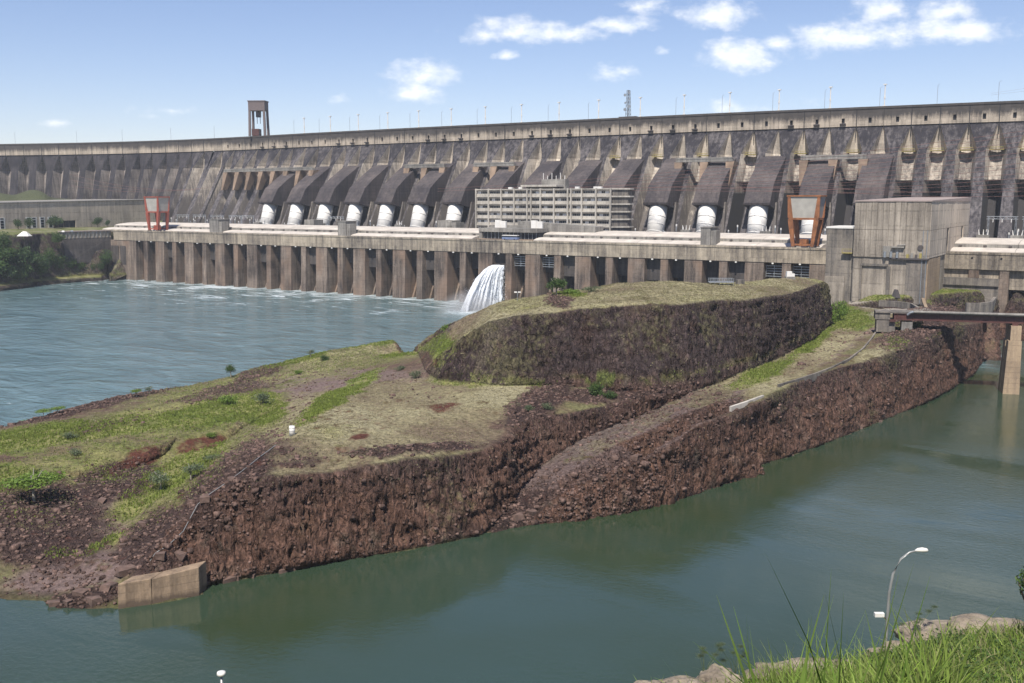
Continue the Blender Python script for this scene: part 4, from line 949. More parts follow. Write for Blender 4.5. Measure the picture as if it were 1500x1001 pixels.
# chamfered right end
for j in range(nfl+1): MB().poly([(sb+.4, -o_f+.0), (sb+9, -o_f+9), (sb+9, -o_f+15), (sb+.4, -o_f+15)], zb+j*fh-.4, zb+j*fh+.5).build('end_floor', M_ADMIN if j else M_HALL2, ad, P(0, 0), PHI)
MB().poly([(sb+.4, -o_f+1.4), (sb+7.6, -o_f+9), (sb+7.6, -o_f+15), (sb+.4, -o_f+15)], zb-3, zt-.5).build('end_core', M_HALL2, ad, P(0, 0), PHI)
a, b_ = s_at(765, o_f-3, zt), s_at(817, o_f-3, zt); z1 = z_at(a, o_f-3, 272.5)
MB().box(a+3, b_-4, -o_f+3, -o_f+11, zt-.4, z1-.7).build('penthouse', M_HALL2, ad, P(0, 0), PHI); MB().box(a, b_, -o_f+1, -o_f+13, z1-.7, z1+.6).build('penthouse_roof', M_ADMIN, ad, P(0, 0), PHI)
a2, b2 = s_at(793, o_f-11, zt), s_at(828, o_f-11, zt); z2 = z_at(a2, o_f-11, 263)
MB().box(a2, b2, -o_f+11, -o_f+16, zt-1, z2).build('lift_tower', M_GREY, ad, P(0, 0), PHI)
m = MB()
for i in range(6): m.tube([(a2+1+i*(b2-a2-2)/5, -o_f+12, z2), (a2+1+i*(b2-a2-2)/5, -o_f+12, z2+(4.2 if i % 2 == 0 else 2.4))], .22, 6).build('aerial', M_WHITE, ad, P(0, 0), PHI); m = MB()
m = MB()
for x in (747, 762, 845, 872, 878): 
    s = s_at(x, o_f-4, zt); m.box(s-1.4, s+1.4, -o_f+4, -o_f+6, zt-.3, zt+1.6)
m.build('roof_units', M_WHITE, ad, P(0, 0), PHI)
# low entrance hall with dark glazing, opening onto the deck
eh = empty('entrance_hall', P(s700, -16, 39), 'low entrance hall with a dark glass front on the powerhouse deck below the office block', 'entrance hall')
s1, s2 = s700+.5, s790-1.0
MB().box(s1, s2, 19, 30, 39.02, 43.6).build('interior', M_DARKIN, eh, P(0, 0), PHI)
MB().box(s1-.2, s2+.2, 16.5, 30, 43.6, 46.0).box(s1-.2, s1+2, 17, 30, 39.02, 43.6).build('canopy', M_GREY, eh, P(0, 0), PHI)
MB().box(s1, s2, 11, 18.4, 39.02, 39.28).build('forecourt', M_CORB, eh, P(0, 0), PHI)
for i in range(15):
    x = s1+2.5+i*(s2-s1-3)/14.5; MB().box(x, x+.22, 18.4, 18.8, 39.1, 43.6).build('mullion', M_STEEL, eh, P(0, 0), PHI)
    if i < 14: MB().box(x+.25, x+(s2-s1-3)/14.5-.03, 18.62, 18.72, 39.2, 43.5).build('pane', M_GLASS, eh, P(0, 0), PHI)
MB().add([(s1+20, 31, 42), (s_at(875, -34, 44), 31, 42), (s_at(875, -34, 44), 31, 47.4), (s1+20, 31, 50.2), (s1+20, 42, 42), (s_at(875, -34, 44), 42, 42), (s_at(875, -34, 44), 42, 47.4), (s1+20, 42, 50.2)], [(0, 1, 2, 3), (7, 6, 5, 4), (3, 2, 6, 7), (1, 5, 6, 2), (0, 3, 7, 4)]).build('ramp_wall', M_GREY, eh, P(0, 0), PHI)
MB().box(s1-1, s_at(800, -34, 44), 30.2, 33, 42, 47.6).build('upper_parapet', M_GREY, eh, P(0, 0), PHI)
for x in (731, 784): 
    s = s_at(x, -30, 49); MB().box(s-1.9, s+1.9, 28, 30, 46.0, 50.8).box(s+1.9, s+6, 28.4, 30, 46, 50.2).build('roof_hut', M_WHITE, eh, P(0, 0), PHI)
# parked bus
s = s_at(748, -8, 40); q = P(s, -8, 39.05); t = empty('parked_bus', q, 'small blue and white bus parked on the powerhouse deck before the dark glazing', 'bus')
MB().box(-5.6, 5.6, -1.25, 1.25, .5, 1.9).build('body', M_BUS, t, q, PHI); MB().box(-5.5, 5.3, -1.2, 1.2, 1.9, 2.75).build('windows', M_GLASS, t, q, PHI); MB().box(-5.6, 5.4, -1.27, 1.27, 2.75, 3.15).build('roof', M_WHITE, t, q, PHI)
for x in (-3.6, 3.4):
    for y in (-1.3, 1.0): MB().tube([(x, y, .5), (x, y+.3, .5)], .5, 14).build('wheel', M_TYRE, t, q, PHI)

# ================================================================= TALL HALL AT THE RIGHT
def o_at(s, px, z, a=60., b=-160.):
    for _ in range(40):
        m = (a+b)/2
        if proj(*P(s, m, z))[0] < px: a = m
        else: b = m
    return m
hs1 = s_at(1386, 0, 39); oh = o_at(hs1, 1360, 40); ob = o_at(hs1, 1421, 62); hs0 = s_at(1251, oh, 50); hst = s_at(1210, oh-4, 40)
zt = z_at(hs0, oh, 294.5); zt1 = z_at(hs1, oh, 296.5); zled = z_at(hs1, oh, 379)
hall = empty('tall_concrete_hall', P((hs0+hs1)/2, oh, 20), 'tall windowless concrete hall with vertical panels and a gravel roof at the right', 'concrete hall')
Fd = P(0, 0)
MB().box(hs0+.4, hs1-.4, -oh+.5, -ob, 18, zt-.7).build('core', M_HALL, hall, Fd, PHI)
n_ = 13; w = (hs1-hs0)/n_
zm = zled+(zt-zled)*.49
for i in range(n_):
    for (a, b_) in ((zled, zm-.08), (zm+.08, zt-.3)):
        e = random.uniform(-.06, .08); MB().box(hs0+i*w+.06, hs0+(i+1)*w-.06, -oh-.05-e, -oh+.5, a, b_).build('wall_panel', M_HALL, hall, Fd, PHI)
n_ = 18; w = (oh-ob-.6)/n_
for i in range(n_):
    for (a, b_) in ((zled, zm-.08), (zm+.08, zt-.3)):
        y0 = -oh+.5+i*w
        if b_ < zt-1 and i in (7, 14): continue
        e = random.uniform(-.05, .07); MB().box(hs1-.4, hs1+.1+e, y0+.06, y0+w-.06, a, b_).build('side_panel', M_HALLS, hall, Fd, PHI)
for i in (7, 14):
    y0 = -oh+.5+i*w; MB().box(hs1-.5, hs1-.3, y0+.1, y0+w-.1, zled+4, zm-.3).build('doorway', M_DARKIN, hall, Fd, PHI)
v = [(hs0-.3, -oh-.35, zt-.3), (hs1+.35, -oh-.35, zt-.3), (hs1+.35, -ob+.3, zt-.3), (hs0-.3, -ob+.3, zt-.3)]
MB().hexa(v, [(p[0], p[1], p[2]+.5+(1.6 if p[1] > -oh+5 else 0)) for p in v]).build('roof', M_ROOF2, hall, Fd, PHI)
# lower storey with recessed bays, ledge and the plant standing on it
MB().box(hs0, hs1-.6, -oh+.6, -oh+9, 16, zled-.4).build('lower_storey', M_HALL2, hall, Fd, PHI)
MB().box(hs0+16, hs1+.1, -oh-1.0, -oh+1.5, zled-.7, zled).build('ledge', M_DSTEEL, hall, Fd, PHI)
MB().box(hs0+3.5, hs0+15.5, -oh-.3, -oh+.7, zled-4, zled-3).box(hs0+3.5, hs0+4.2, -oh-.2, -oh+.7, 19, zled-4).box(hs0+15, hs0+16.5, -oh-.2, -oh+.7, 19, zled-4).box(hs1-9, hs1-.5, -oh-.0, -oh+.7, 18, zled-.7).build('lintel_frame', M_HALL2, hall, Fd, PHI)
MB().box(hs1-.9, hs1+.0, -oh+.2, -oh+30, 16, zled-.3).build('side_base', M_PILL, hall, Fd, PHI)
x = hs0+13
MB().box(x, x+3.2, -oh-.6, -oh, zled+.2, zled+5).box(x+3.6, x+9, -oh-1.4, -oh, zled+4.4, zled+5.0).tube([(x+6, -oh-.8, zled+5.4), (x+9.5, -oh-.8, zled+5.7)], .35, 8).build('pipe_rack', M_GREY, hall, Fd, PHI)
for k in range(3): MB().tube([(x+1+2.6*k, -oh-.9, zled), (x+1+2.6*k, -oh-.9, zled+2.6)], .6, 10).build('vessel', M_STEEL, hall, Fd, PHI)
for k in range(5): MB().box(x+10+1.8*k, x+11+1.8*k, -oh-.8, -oh-.1, zled, zled+1.6+.6*(k % 2)).build('cabinet', (M_YEL, M_GREY, M_DSTEEL)[k % 3], hall, Fd, PHI)
MB().tube([(hs1-3.4, -oh-.5, zled+4.6), (hs1-3.4, -oh+.1, zled+4.6)], 1.2, 14).build('fan', M_DSTEEL, hall, Fd, PHI)
for xx in (hs1-2.5, hs1-.8): MB().tube([(xx, -oh-.3, 18.5), (xx, -oh-.3, zm)], .16, 6).build('downpipe', M_STEEL, hall, Fd, PHI)
m = MB()
for k in range(2): m.tube([(hs1-6+k*2.6, -oh-.5, 22.6), (hs1-6+k*2.6, -oh-.5, zled-4)], .12, 5)
m.bar((hs1-6, -oh-.5, zled-4), (hs1-3.4, -oh-.5, zled-4), .12)
# stair tower joining hall and powerhouse
zs = z_at(hst, oh-4, 334.5)
sb_ = empty('stair_block', P(hst, oh-4, 18), 'grey weathered concrete stair block between the powerhouse deck and the tall hall', 'stair block')
MB().box(hst, hs0-.05, -oh+4, -oh+26, 14, zs).build('tower', M_HALL2, sb_, Fd, PHI)
MB().box(hst-.3, hs0-.08, -oh+3.7, -oh+26, zs, zs+.8).build('coping', M_WHITE, sb_, Fd, PHI)
MB().box(hst+.0, hst+9, -oh+3.4, -oh+4, 14, zs-22).build('buttress', M_HALL, sb_, Fd, PHI)
MB().box(hs0-5.5, hs0-1, -oh+2, -oh+4, zled+1.1, zled+1.5).box(hs0-5.5, hs0-5.3, -oh+2, -oh+2.2, zled+1.5, zled+3.2).box(hs0-5.5, hs0-1, -oh+2, -oh+2.15, zled+3.0, zled+3.2).build('balcony', M_YEL, sb_, Fd, PHI)

# ================================================================= LEFT BANK
WA, WB = np.array([-413., 808.]), np.array([-352., 950.]); wd_ = (WB-WA)/np.linalg.norm(WB-WA); wn = np.array([wd_[1], -wd_[0]]); WL = np.linalg.norm(WB-WA); wrot = math.atan2(wd_[1], wd_[0])
def wall_t(px):
    a, b = -200., 260.
    for _ in range(40):
        m = (a+b)/2; q = WA+wd_*m
        if proj(q[0], q[1], 50)[0] < px: a = m
        else: b = m
    return m
def z_of(X, Y, py):
    a, b = -60., 220.
    for _ in range(40):
        m = (a+b)/2
        if proj(X, Y, m)[1] > py: a = m
        else: b = m
    return m
def UD(px, py, D):
    r = ray(px, py); k = D/math.hypot(r[0], r[1]); return (r[0]*k, r[1]*k, EYE+r[2]*k)
def Dw(px, py): q = U(px, py, 0); return math.hypot(q[0], q[1])
lbx = [-420, -200, -60, 0, 30, 60, 90, 120, 150]
wy = [462, 444, 432, 426.5, 423, 418.5, 415.5, 413, 411.5]; DW = [Dw(a, b) for a, b in zip(lbx, wy)]
lb_water = [U(a, b, 0) for a, b in zip(lbx, wy)]+[P(-63.5, 3, 0)]
def lbl(ys, off): return [UD(a, b, d+off) for a, b, d in zip(lbx, ys, DW)]
lb_path = lbl([452, 436, 424, 419, 416, 412, 409, 407, 406], 1.5)+[P(-63.5, 2, 2.5)]
lb_foot = lbl([447, 431, 420, 415, 412, 408, 405, 403.5, 403], 9)+[P(-63.5, 1.5, 3)]
lb_mid = lbl([420, 408, 398, 393, 390, 386, 382, 378, 375], 14)+[P(-63.5, 0, 18)]
lb_top = lbl([366, 361, 355, 353, 352, 351, 350.5, 350, 349], 22)+[P(-63.5, -1, 34.5)]
lb_top2 = [(p[0]+3*p[0]/700, p[1]+4, 38.5) for p in lb_top[:-1]]+[P(-63.5, -5, 38.3)]
lb_wall = [(*(WA-wd_*170), 40.2), (*(WA-wd_*60), 40.2), (*WA, 40), (*(WA+wd_*60), 39.6), (*(WB-wd_*20), 39), (*(WB+wd_*40), 39)]
lb_back = [(*(WA-wd_*170-wn*300), 44), (*(WA-wn*300), 46), (*(WB-wn*260), 50), (*(WB+wd_*120-wn*200), 60), (*(WB+wd_*180+wn*30), 44)]
V, T = cdt([lb_water, below(lb_water, (6, -9)), lb_path, lb_foot, lb_mid, lb_top, lb_top2, lb_wall], lb_back+[P(-63, -25, 37.5), P(-63, -110, 37.5), P(-63, -60, 37.5)])
V, T = subdivide(V, T, lambda m: np.full(len(m), 3.0), 9)
V = smooth(V, T, 1, .5); n2_ = vnormals(V, T); st = np.clip((.85-n2_[:, 2])/.3, 0, 1); b0 = V.copy()
V = V+n2_*(st*(3.2*fbm(b0, .05, 3)+1.8*fbm(b0*[1, 1, .5], .2, 3)))[:, None]*np.array([1, 1, .4])
na = fbm(b0, .08, 3); nb = fbm(b0, .35, 3)
c = np.tile([.13, .14, .05], (len(V), 1))
c = mixv(c, (.28, .24, .19), np.clip(nb*1.5+na, 0, .6))
rk_ = np.tile([.085, .062, .058], (len(V), 1)); rk_ = mixv(rk_, (.16, .13, .09), np.clip(na*2.5+nb, 0, .7)); rk_ = mixv(rk_, (.09, .11, .04), np.clip(nb*2.5-.2, 0, .8))
sw_ = np.clip((.86-n2_[:, 2])/.2, 0, 1); c = c+(rk_-c)*sw_[:, None]
pp = np.clip(1-np.abs(b0[:, 2]-4.6)/1.6, 0, 1); c = mixv(c, (.16, .155, .055), pp*1.4*(nb > -.4))
c[b0[:, 2] < 1.6] = [.06, .05, .045]; c = np.clip(c*(1+.4*nb)[:, None], .01, .6)
o = link('left_bank', np_mesh('left_bank', V, T, M_TERR, {'Col': c, 'rock': sw_}, True)); tag(o, 'rocky river bank with a grassy terrace at the left end of the powerhouse', kind='structure')
# windowless wall of the assembly hall
lh = empty('long_concrete_hall', (WA[0], WA[1], 40), 'long pale concrete hall with one dark doorway on the terrace at the left', 'concrete hall')
tE = wall_t(231); n_ = int((tE+150)/6.2); w = (tE+150)/n_
mdoor0, mdoor1 = wall_t(79), wall_t(106)
me_pan = MB().box(.05, w-.05, -.2, .4, 0, 1).mesh('wall_panel', M_HALLS)  # paler concrete colour makes up for the sun this wall misses
tz = lambda t: 60.6+(t/WL)*2.4
for i in range(n_):
    t0 = -150+i*w; q = WA+wd_*t0; inside = mdoor0-2 < t0+w/2 < mdoor1+2
    zb_ = 45.6 if inside else 39
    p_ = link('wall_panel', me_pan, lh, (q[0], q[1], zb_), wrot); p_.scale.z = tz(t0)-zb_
MB().box(-150, tE, .4, 90, 39, 60.3).build('core', M_HALL2, lh, (WA[0], WA[1], 0), wrot) if False else None
v = MB().hexa([(-150, 1.2, 38), (tE, 1.2, 38), (tE, 90, 38), (-150, 90, 38)], [(-150, 1.2, tz(-150)-.6), (tE, 1.2, tz(tE)-.6), (tE, 90, tz(tE)-.6), (-150, 90, tz(-150)-.6)]); v.build('core', M_DARKIN, lh, (WA[0], WA[1], 0), wrot)
v = MB().hexa([(-150.5, -.7, tz(-150)), (tE+.5, -.7, tz(tE)), (tE+.5, 91, tz(tE)), (-150.5, 91, tz(-150))], [(-150.5, -.7, tz(-150)+.7), (tE+.5, -.7, tz(tE)+.7), (tE+.5, 91, tz(tE)+.7), (-150.5, 91, tz(-150)+.7)]); v.build('roof', M_GREY, lh, (WA[0], WA[1], 0), wrot)
MB().box(tE-.3, tE, -.2, 90, 38, tz(tE)).build('end_wall', M_HALL, lh, (WA[0], WA[1], 0), wrot)
for k in range(4): 
    a = mdoor0-2+k*(mdoor1-mdoor0+4)/4; MB().box(a-.2, a+.2, .1, .5, 39, 45.6).build('door_mullion', M_DSTEEL, lh, (WA[0], WA[1], 0), wrot)
for x in (-24, 2, 41, 49, 61, 73):
    t0 = wall_t(x); f_ = MB().box(t0-2.8, t0+2.8, -.34, -.22, 39.9, 49.2).build('window_surround', M_WHITE, lh, (WA[0], WA[1], 0), wrot)
    for z0 in (40.4, 42.6, 44.8): MB().box(t0-1.5, t0+1.5, -.46, -.34, z0, z0+1.9).build('pane', M_GLASS, f_, (0, 0, 0), 0, world=False)
    MB().box(t0-1.6, t0+1.6, -.46, -.34, 47.6, 48.7).build('top_light', M_GLASS, f_, (0, 0, 0), 0, world=False)
# retaining wall with pilasters under the terrace edge
rwt = empty('terrace_wall', lb_top[6], 'grey retaining wall with pilasters at the terrace edge left of the powerhouse', 'retaining wall')
q0, q1 = Vector(UD(90, 348, float(np.interp(90, lbx, DW))+18)), Vector(P(-62, -1, 38)); dl = (q1-q0); dl.z = 0; Lr = dl.length; rr_ = math.atan2(dl.y, dl.x)
MB().box(0, Lr, -1.2, 3, 33.5, 38.6).build('wall', M_PH, rwt, (q0.x, q0.y, 0), rr_); MB().box(-1, Lr, -2.2, 4, 38.6, 39.3).build('coping', M_ROOF2, rwt, (q0.x, q0.y, 0), rr_)
for k in range(12): MB().box(3+k*(Lr-6)/11-.5, 3+k*(Lr-6)/11+.5, -1.7, -1.2, 33.5, 38.6).build('pilaster', M_GREY, rwt, (q0.x, q0.y, 0), rr_)
MB().hexa([(0, -5, 14), (Lr, -3, 14), (Lr, 3, 14), (0, 3, 14)], [(0, -1.3, 33.5), (Lr, -1.3, 33.5), (Lr, 3, 33.5), (0, 3, 33.5)]).build('lower_face', M_INNER, rwt, (q0.x, q0.y, 0), rr_)
# parked cars and a white tarpaulin tent on the terrace
def car(px, py, z, mt, label, rz):
    q = U(px, py, z); t = empty('parked_car', q, label, 'car', 'vehicles parked on the terrace')
    MB().prism([(-2.1, .35), (2.1, .35), (2.15, .9), (1.3, 1.0), (.7, 1.45), (-1.2, 1.5), (-1.9, 1.0), (-2.15, .9)], -.85, .85).build('body', mt, t, q, rz, world=True)
    MB().prism([(-1.1, 1.02), (1.15, 1.02), (.66, 1.40), (-1.1, 1.44)], -.87, .87).build('windows', M_GLASS, t, q, rz)
    for a in (-1.35, 1.35):
        for b_ in (-.9, .68): MB().tube([(b_, a, .36), (b_+.22, a, .36)], .36, 10).build('wheel', M_TYRE, t, q, rz)
car(92, 341, 39.4, M_WHITE, 'white car parked beside the dark doorway of the long hall', .6); car(105, 340.5, 39.4, M_STEEL, 'grey car parked just right of the dark doorway of the long hall', .5)
q = U(36, 346, 38.9); MB().add([(-4, -3, 0), (4, -3, 0), (4, 3, 0), (-4, 3, 0), (-1, 0, 3.2), (1.5, 0, 3.0)], [(0, 1, 5, 4), (1, 2, 5), (2, 3, 4, 5), (3, 0, 4)]).build('tarpaulin_heap', M_WHITE, None, q); tag(bpy.data.objects['tarpaulin_heap'], 'small white tarpaulin heap on the grass terrace at the left', 'tarpaulin')
# green knoll in front of the far dam
bm = bmesh.new(); bmesh.ops.create_icosphere(bm, subdivisions=5, radius=1); me = bpy.data.meshes.new('hill'); 
for v_ in bm.verts: v_.co.z = max(v_.co.z, -.3); v_.co += v_.normal*.08*math.sin(v_.co.x*9+v_.co.y*5)
bm.to_mesh(me); bm.free(); me.materials.append(M_TERR); me.shade_smooth()
at_ = me.attributes.new('Col', 'FLOAT_COLOR', 'POINT'); at_.data.foreach_set('color', np.tile([.075, .082, .042, 1], (len(me.vertices), 1)).astype(np.float32).ravel())
q = U(10, 290, 62.5); o = link('hill', me, None, (-478, 985, 40)); o.scale = (62, 50, 31); tag(o, 'low scrubby knoll in front of the far left dam', kind='structure')

# ================================================================= VEGETATION
def leafball(r, n, size, seed, flat=.75, clump=9, jitter=.55):
    g_ = np.random.default_rng(seed); cs = g_.normal(0, 1, (clump, 3)); cs /= np.linalg.norm(cs, axis=1, keepdims=True); cs *= (g_.random((clump, 1))**.5)*.72*r
    k = g_.integers(0, clump, n); d = g_.normal(0, 1, (n, 3)); d /= np.linalg.norm(d, axis=1, keepdims=True)
    p = cs[k]+d*(g_.random((n, 1))**.45)*r*jitter; p[:, 2] *= flat
    a = g_.normal(0, 1, (n, 3)); a /= np.linalg.norm(a, axis=1, keepdims=True); b_ = np.cross(a, g_.normal(0, 1, (n, 3))); b_ /= np.linalg.norm(b_, axis=1, keepdims=True)
    s_ = size*(.6+.8*g_.random((n, 1)))
    v = np.stack([p-a*s_, p+b_*s_*.55, p+a*s_, p-b_*s_*.55], 1).reshape(-1, 3); return v, np.arange(4*n).reshape(-1, 4)
def crown_mesh(name, mt, n, size, seed, flat=.75, clump=9):
    v, f = leafball(1, n, size, seed, flat, clump); return np_mesh(name, v, f, mt)
def trunk_mesh(name, mt, seed, n=4, h=1.0):
    r_ = random.Random(seed); m = MB(); m.tube([(0, 0, -.15), (.03, .02, h*.5), (.0, .05, h)], [.075, .055, .03], 6)
    for k in range(n):
        a = 6.28*k/n+r_.random(); z0 = h*(.35+.4*r_.random()); m.tube([(0, 0, z0), (.25*math.cos(a), .25*math.sin(a), z0+.22), (.5*math.cos(a), .5*math.sin(a), z0+.5)], [.04, .028, .012], 5)
    return m.mesh(name, mt)
CR = {k: [crown_mesh('crown', mt, n, sz, 10*i+j, fl, cl) for j in range(3)] for i, (k, mt, n, sz, fl, cl) in enumerate((('dark', M_LEAFD, 1500, .075, .8, 14), ('mid', M_LEAF, 1500, .075, .8, 13), ('bright', M_LEAFB, 1100, .08, .62, 11), ('grey', M_LEAFG, 700, .07, .6, 10), ('flat', M_LEAFB, 1300, .065, .30, 13)))}
TK = [trunk_mesh('trunk', M_BARK, k) for k in range(3)]; TP = [trunk_mesh('trunk', M_PALEBARK, k) for k in range(3)]
rv = random.Random(5)
def tree(name, loc, h, w, kind, label, cat, group=None, bark=None, th=.45, k=None):
    t = empty(name, loc, label, cat, group); k = rv.randrange(3) if k is None else k
    tr_ = link('trunk', (bark or TK)[k], t, loc, rv.random()*6); tr_.scale = (h*.55, h*.55, h*.7)
    c_ = link('crown', CR[kind][k], t, (loc[0], loc[1], loc[2]+h*(1-th*.5)-.12*h), rv.random()*6); c_.scale = (w/2, w/2, h*th*.75)
    return t
def shrub(px, py, z, h, w, kind, label, group=None):
    q = on(px, py, z); k = rv.randrange(3); t = empty('shrub', q, label, 'shrub', group)
    s_ = link('stem', TK[k], t, q, rv.random()*6); s_.scale = (h*.8, h*.8, h*.6)
    c_ = link('foliage', CR[kind][k], t, (q[0], q[1], q[2]+h*.42), rv.random()*6); c_.scale = (w/2, w/2, h*.62); return t
# trees on the left bank
LBT = [(5,372,22,13,17,'mid'),(22,382,18,13,18,'dark'),(-12,392,14,15,20,'mid'),(40,378,19,13,18,'dark'),(12,398,12,13,18,'dark'),(35,396,13,12,17,'mid'),(55,385,17,12,16,'dark'),(72,380,18,11,15,'mid'),(62,395,13,10,14,'mid'),(86,386,15,10,14,'dark'),(104,388,14,9,12,'mid'),(118,390,13,7,10,'mid'),(157,380,18,10,12,'mid'),(146,392,12,7,9,'dark'),(6,356,33,10,14,'mid'),(-30,372,22,13,18,'dark'),(84,350,36,7,14,'mid'),(28,404,10,9,14,'mid'),(-50,400,14,12,18,'mid'),(134,394,10,6,9,'mid')]
nm_ = ['round leafy tree','dark spreading tree','broad green tree','dense dark tree','low bushy tree','mid-green tree','wide dark tree','rounded tree','small bushy tree','shaded dark tree','small leafy tree','low shrubby tree','upright green tree','little dark tree','bright tree','big dark tree','wide low bush','low green bush','large bushy tree','tiny bushy tree']
where = ['below the terrace edge at the left','on the left bank below the white tarpaulin','at the frame edge on the left bank','on the left cliff under the hall windows','low on the left cliff near the frame edge','halfway down the left cliff','on the left cliff in the middle of the thicket','on the left cliff under the hall doorway','at the foot of the thicket on the left cliff','right of the thicket on the left cliff','on the rock right of the thicket','on the bare rock below the retaining wall','beside the powerhouse end block','at the foot of the powerhouse end block','on the terrace at the left frame edge','beyond the frame edge on the left bank','on the terrace edge in front of the doorway','lowest of the thicket on the left cliff','on the left bank outside the thicket','low on the rock between thicket and powerhouse']
LBD = lambda x: float(np.interp(x, lbx, DW))
for i, (x, y, z, h, w, kd) in enumerate(LBT): tree('leafy_tree', UD(x, y+h*.55, LBD(x)+(13 if y < 395 else 9)-.02*(y-340)), h, w, kd, nm_[i]+' '+where[i], 'tree', 'trees on the left bank', th=.95)
for x, h, w, lb in ((14, 10, 7, 'slim dark tree left of the first hall window'), (31, 11, 8, 'slim tree with bare trunk before the hall windows'), (67, 12, 17, 'wide dark round tree left of the hall doorway'), (131, 10, 9, 'round small tree on the terrace right of the doorway'), (146, 7, 5, 'thin young tree at the right end of the terrace')):
    t0 = wall_t(x); q = WA+wd_*t0+wn*9; tree('terrace_tree', (q[0], q[1], 39.4), h, w, 'dark', lb, 'tree', 'trees along the long hall', th=.72)
# shrubs and saplings on the island
for a in ((333,592,9,3.6,6.0,'bright','rounded bright green bush beside the grey-green one on the low slope'),(385,592,8,4.2,6.5,'grey','round grey-green bush right of the bright one above the red scars'),(103,642,8,2.2,4.5,'grey','small dull shrub on the green slope at the left'),(311,676,7,1.8,4,'grey','low dull shrub on the slope right of the red earth scars'),(112,665,7,1.6,4,'grey','small faint shrub above the rubble on the left'),(655,492,20,5.0,5,'bright','bright bush on the crown of the mound corner'),(872,580,15.8,3.6,5,'mid','green bush at the foot of the dark cliff by the ledge'),(896,583,15.6,2.6,4,'mid','small green bush right of the bush at the cliff foot'),(608,555,15,3.2,4,'grey','dark little bush under the left corner of the mound'),(586,543,13,2,4,'grey','low bush on the path left of the mound'),(1341,508,18,3.2,5,'mid','green shrub among the rocks right of the curved wall'),(835,432,35,2.4,6,'bright','bright bush on top of the mound by the small tree'),(866,428,36,2.6,6,'grey','open grey bush right of the small tree on the mound'),(1100,410,36,2.0,5,'grey','tussocky bush on the mound right of the grey plinth'),(1190,408,34,1.8,5,'grey','low tussocky bush at the right end of the mound top'),(775,604,16,2.4,3,'grey','pale shrub on the rubble bank'),(803,600,16,2.2,3.5,'grey','dry shrub just right of the pale one on the rubble bank'),(310,640,7,1.6,3,'bright','tiny green shrub above the right red scar'),(438,548,8,1.8,3.6,'bright','low shrub on the shoreline meadow'),(475,528,8,2,4,'mid','low dark bush on the far shoreline')):
    shrub(*a, group='shrubs on the island')
for i, (x, y, h, w) in enumerate(((1226,470,9.5,7), (1232,462,8,6), (1218,476,7,5))):
    q = on(x, y, 18); tree('bamboo_clump', q, h, w, 'bright', ('tall bright green thicket at the right foot of the mound', 'second bright thicket behind the tall one at the mound foot', 'low bright bush nearest the cliff at the mound foot')[i], 'bush', 'bright thicket at the mound', th=.95)
for (x, y, z, h, w, kd, lb) in ((50,735,6,7.5,12,'flat','flat-topped bright acacia tree on the rubble slope at the left'),(200,582,4,3.4,4.5,'flat','small flat-topped sapling on the far shore'),(219,578,4,3,3,'grey','thin sapling right of the flat-topped one on the shore'),(338,553,5,5.2,4,'mid','slender upright sapling on the far shore'),(455,524,7,3.4,3.5,'grey','thin grey sapling on the shore near the mound'),(236,717,6,4.5,6,'grey','pale leafless-looking tree on the green slope'),(815,433,34.5,6.4,7.5,'mid','small open tree standing on top of the mound'),(280,705,7,4,6,'grey','wispy pale shrub tree on the green slope')):
    q = on(x, y, z); tree('sapling' if h < 5.5 else 'small_tree', q, h, w, kd, lb, 'tree', None, TP, th=.55)
for i, (x, y, w) in enumerate(((45,617,9),(64,613,7),(85,608,6))): 
    q = on(x, y, 2.5); tree('shore_sapling', q, 2.6, w*.8, 'flat', ('leftmost of the three low flat green saplings on the far shore', 'middle one of the three low flat saplings on the far shore', 'rightmost of the three low flat saplings on the far shore')[i], 'tree', 'low flat saplings on the far shore', TP, th=.5)

# ================================================================= SMALL THINGS ON THE ISLAND
# old concrete mooring block at the tip
a0, a1, a2 = U(172, 893, 0), U(222, 886, 0), U(292, 873, 0)
z0, z1, z2_ = z_of(a0[0], a0[1], 857), z_of(a1[0], a1[1], 849), z_of(a2[0], a2[1], 832)
pts = [a0, a1, a2]; bk = [(a0[0]+1.2, a0[1]+3.6), (a1[0]+.8, a1[1]+3.6), (a2[0]+.3, a2[1]+3.4)]
m = MB()
for (i, j, za, zb_) in ((0, 1, z0, z1), (1, 2, z1, z2_)):
    m.hexa([(pts[i][0], pts[i][1], -2), (pts[j][0], pts[j][1], -2), (*bk[j], -2), (*bk[i], -2)], [(pts[i][0]+.15, pts[i][1]+.3, za), (pts[j][0], pts[j][1]+.3, zb_), (*bk[j], zb_), (*bk[i], za)])
o = m.build('concrete_block', M_BLOCK); bv = o.modifiers.new('edge', 'BEVEL'); bv.width = .12; bv.segments = 2; bv.limit_method = 'ANGLE'
tag(o, 'big tan weathered concrete block standing in the water at the near tip of the island', 'concrete block')
# white tank and the pipe running down the slope
q = on(428, 638, 17.5); t = empty('white_tank', q, 'small white cylindrical tank standing alone on the island crest', 'tank')
MB().tube([(0, 0, 0), (0, 0, 2.05)], .56, 20).build('drum', M_WHITE, t, q, 0, True)
for k in range(3): MB().tube([(0, 0, .45+.6*k), (0, 0, .5+.6*k)], .585, 20).build('band', M_STEEL, t, q)
pl = [on(x, y, z) for x, y, z in ((404,654,17),(380,672,16.5),(355,690,15),(330,712,14),(308,736,12),(290,755,10.5),(268,775,9),(245,796,7.5),(228,812,5),(216,826,3.5))]
o = MB().tube([(p[0], p[1], p[2]+.35) for p in pl], .06, 6).build('pipeline', M_PIPE); tag(o, 'thin pale pipe running down the rubble slope to the concrete block', 'pipe')
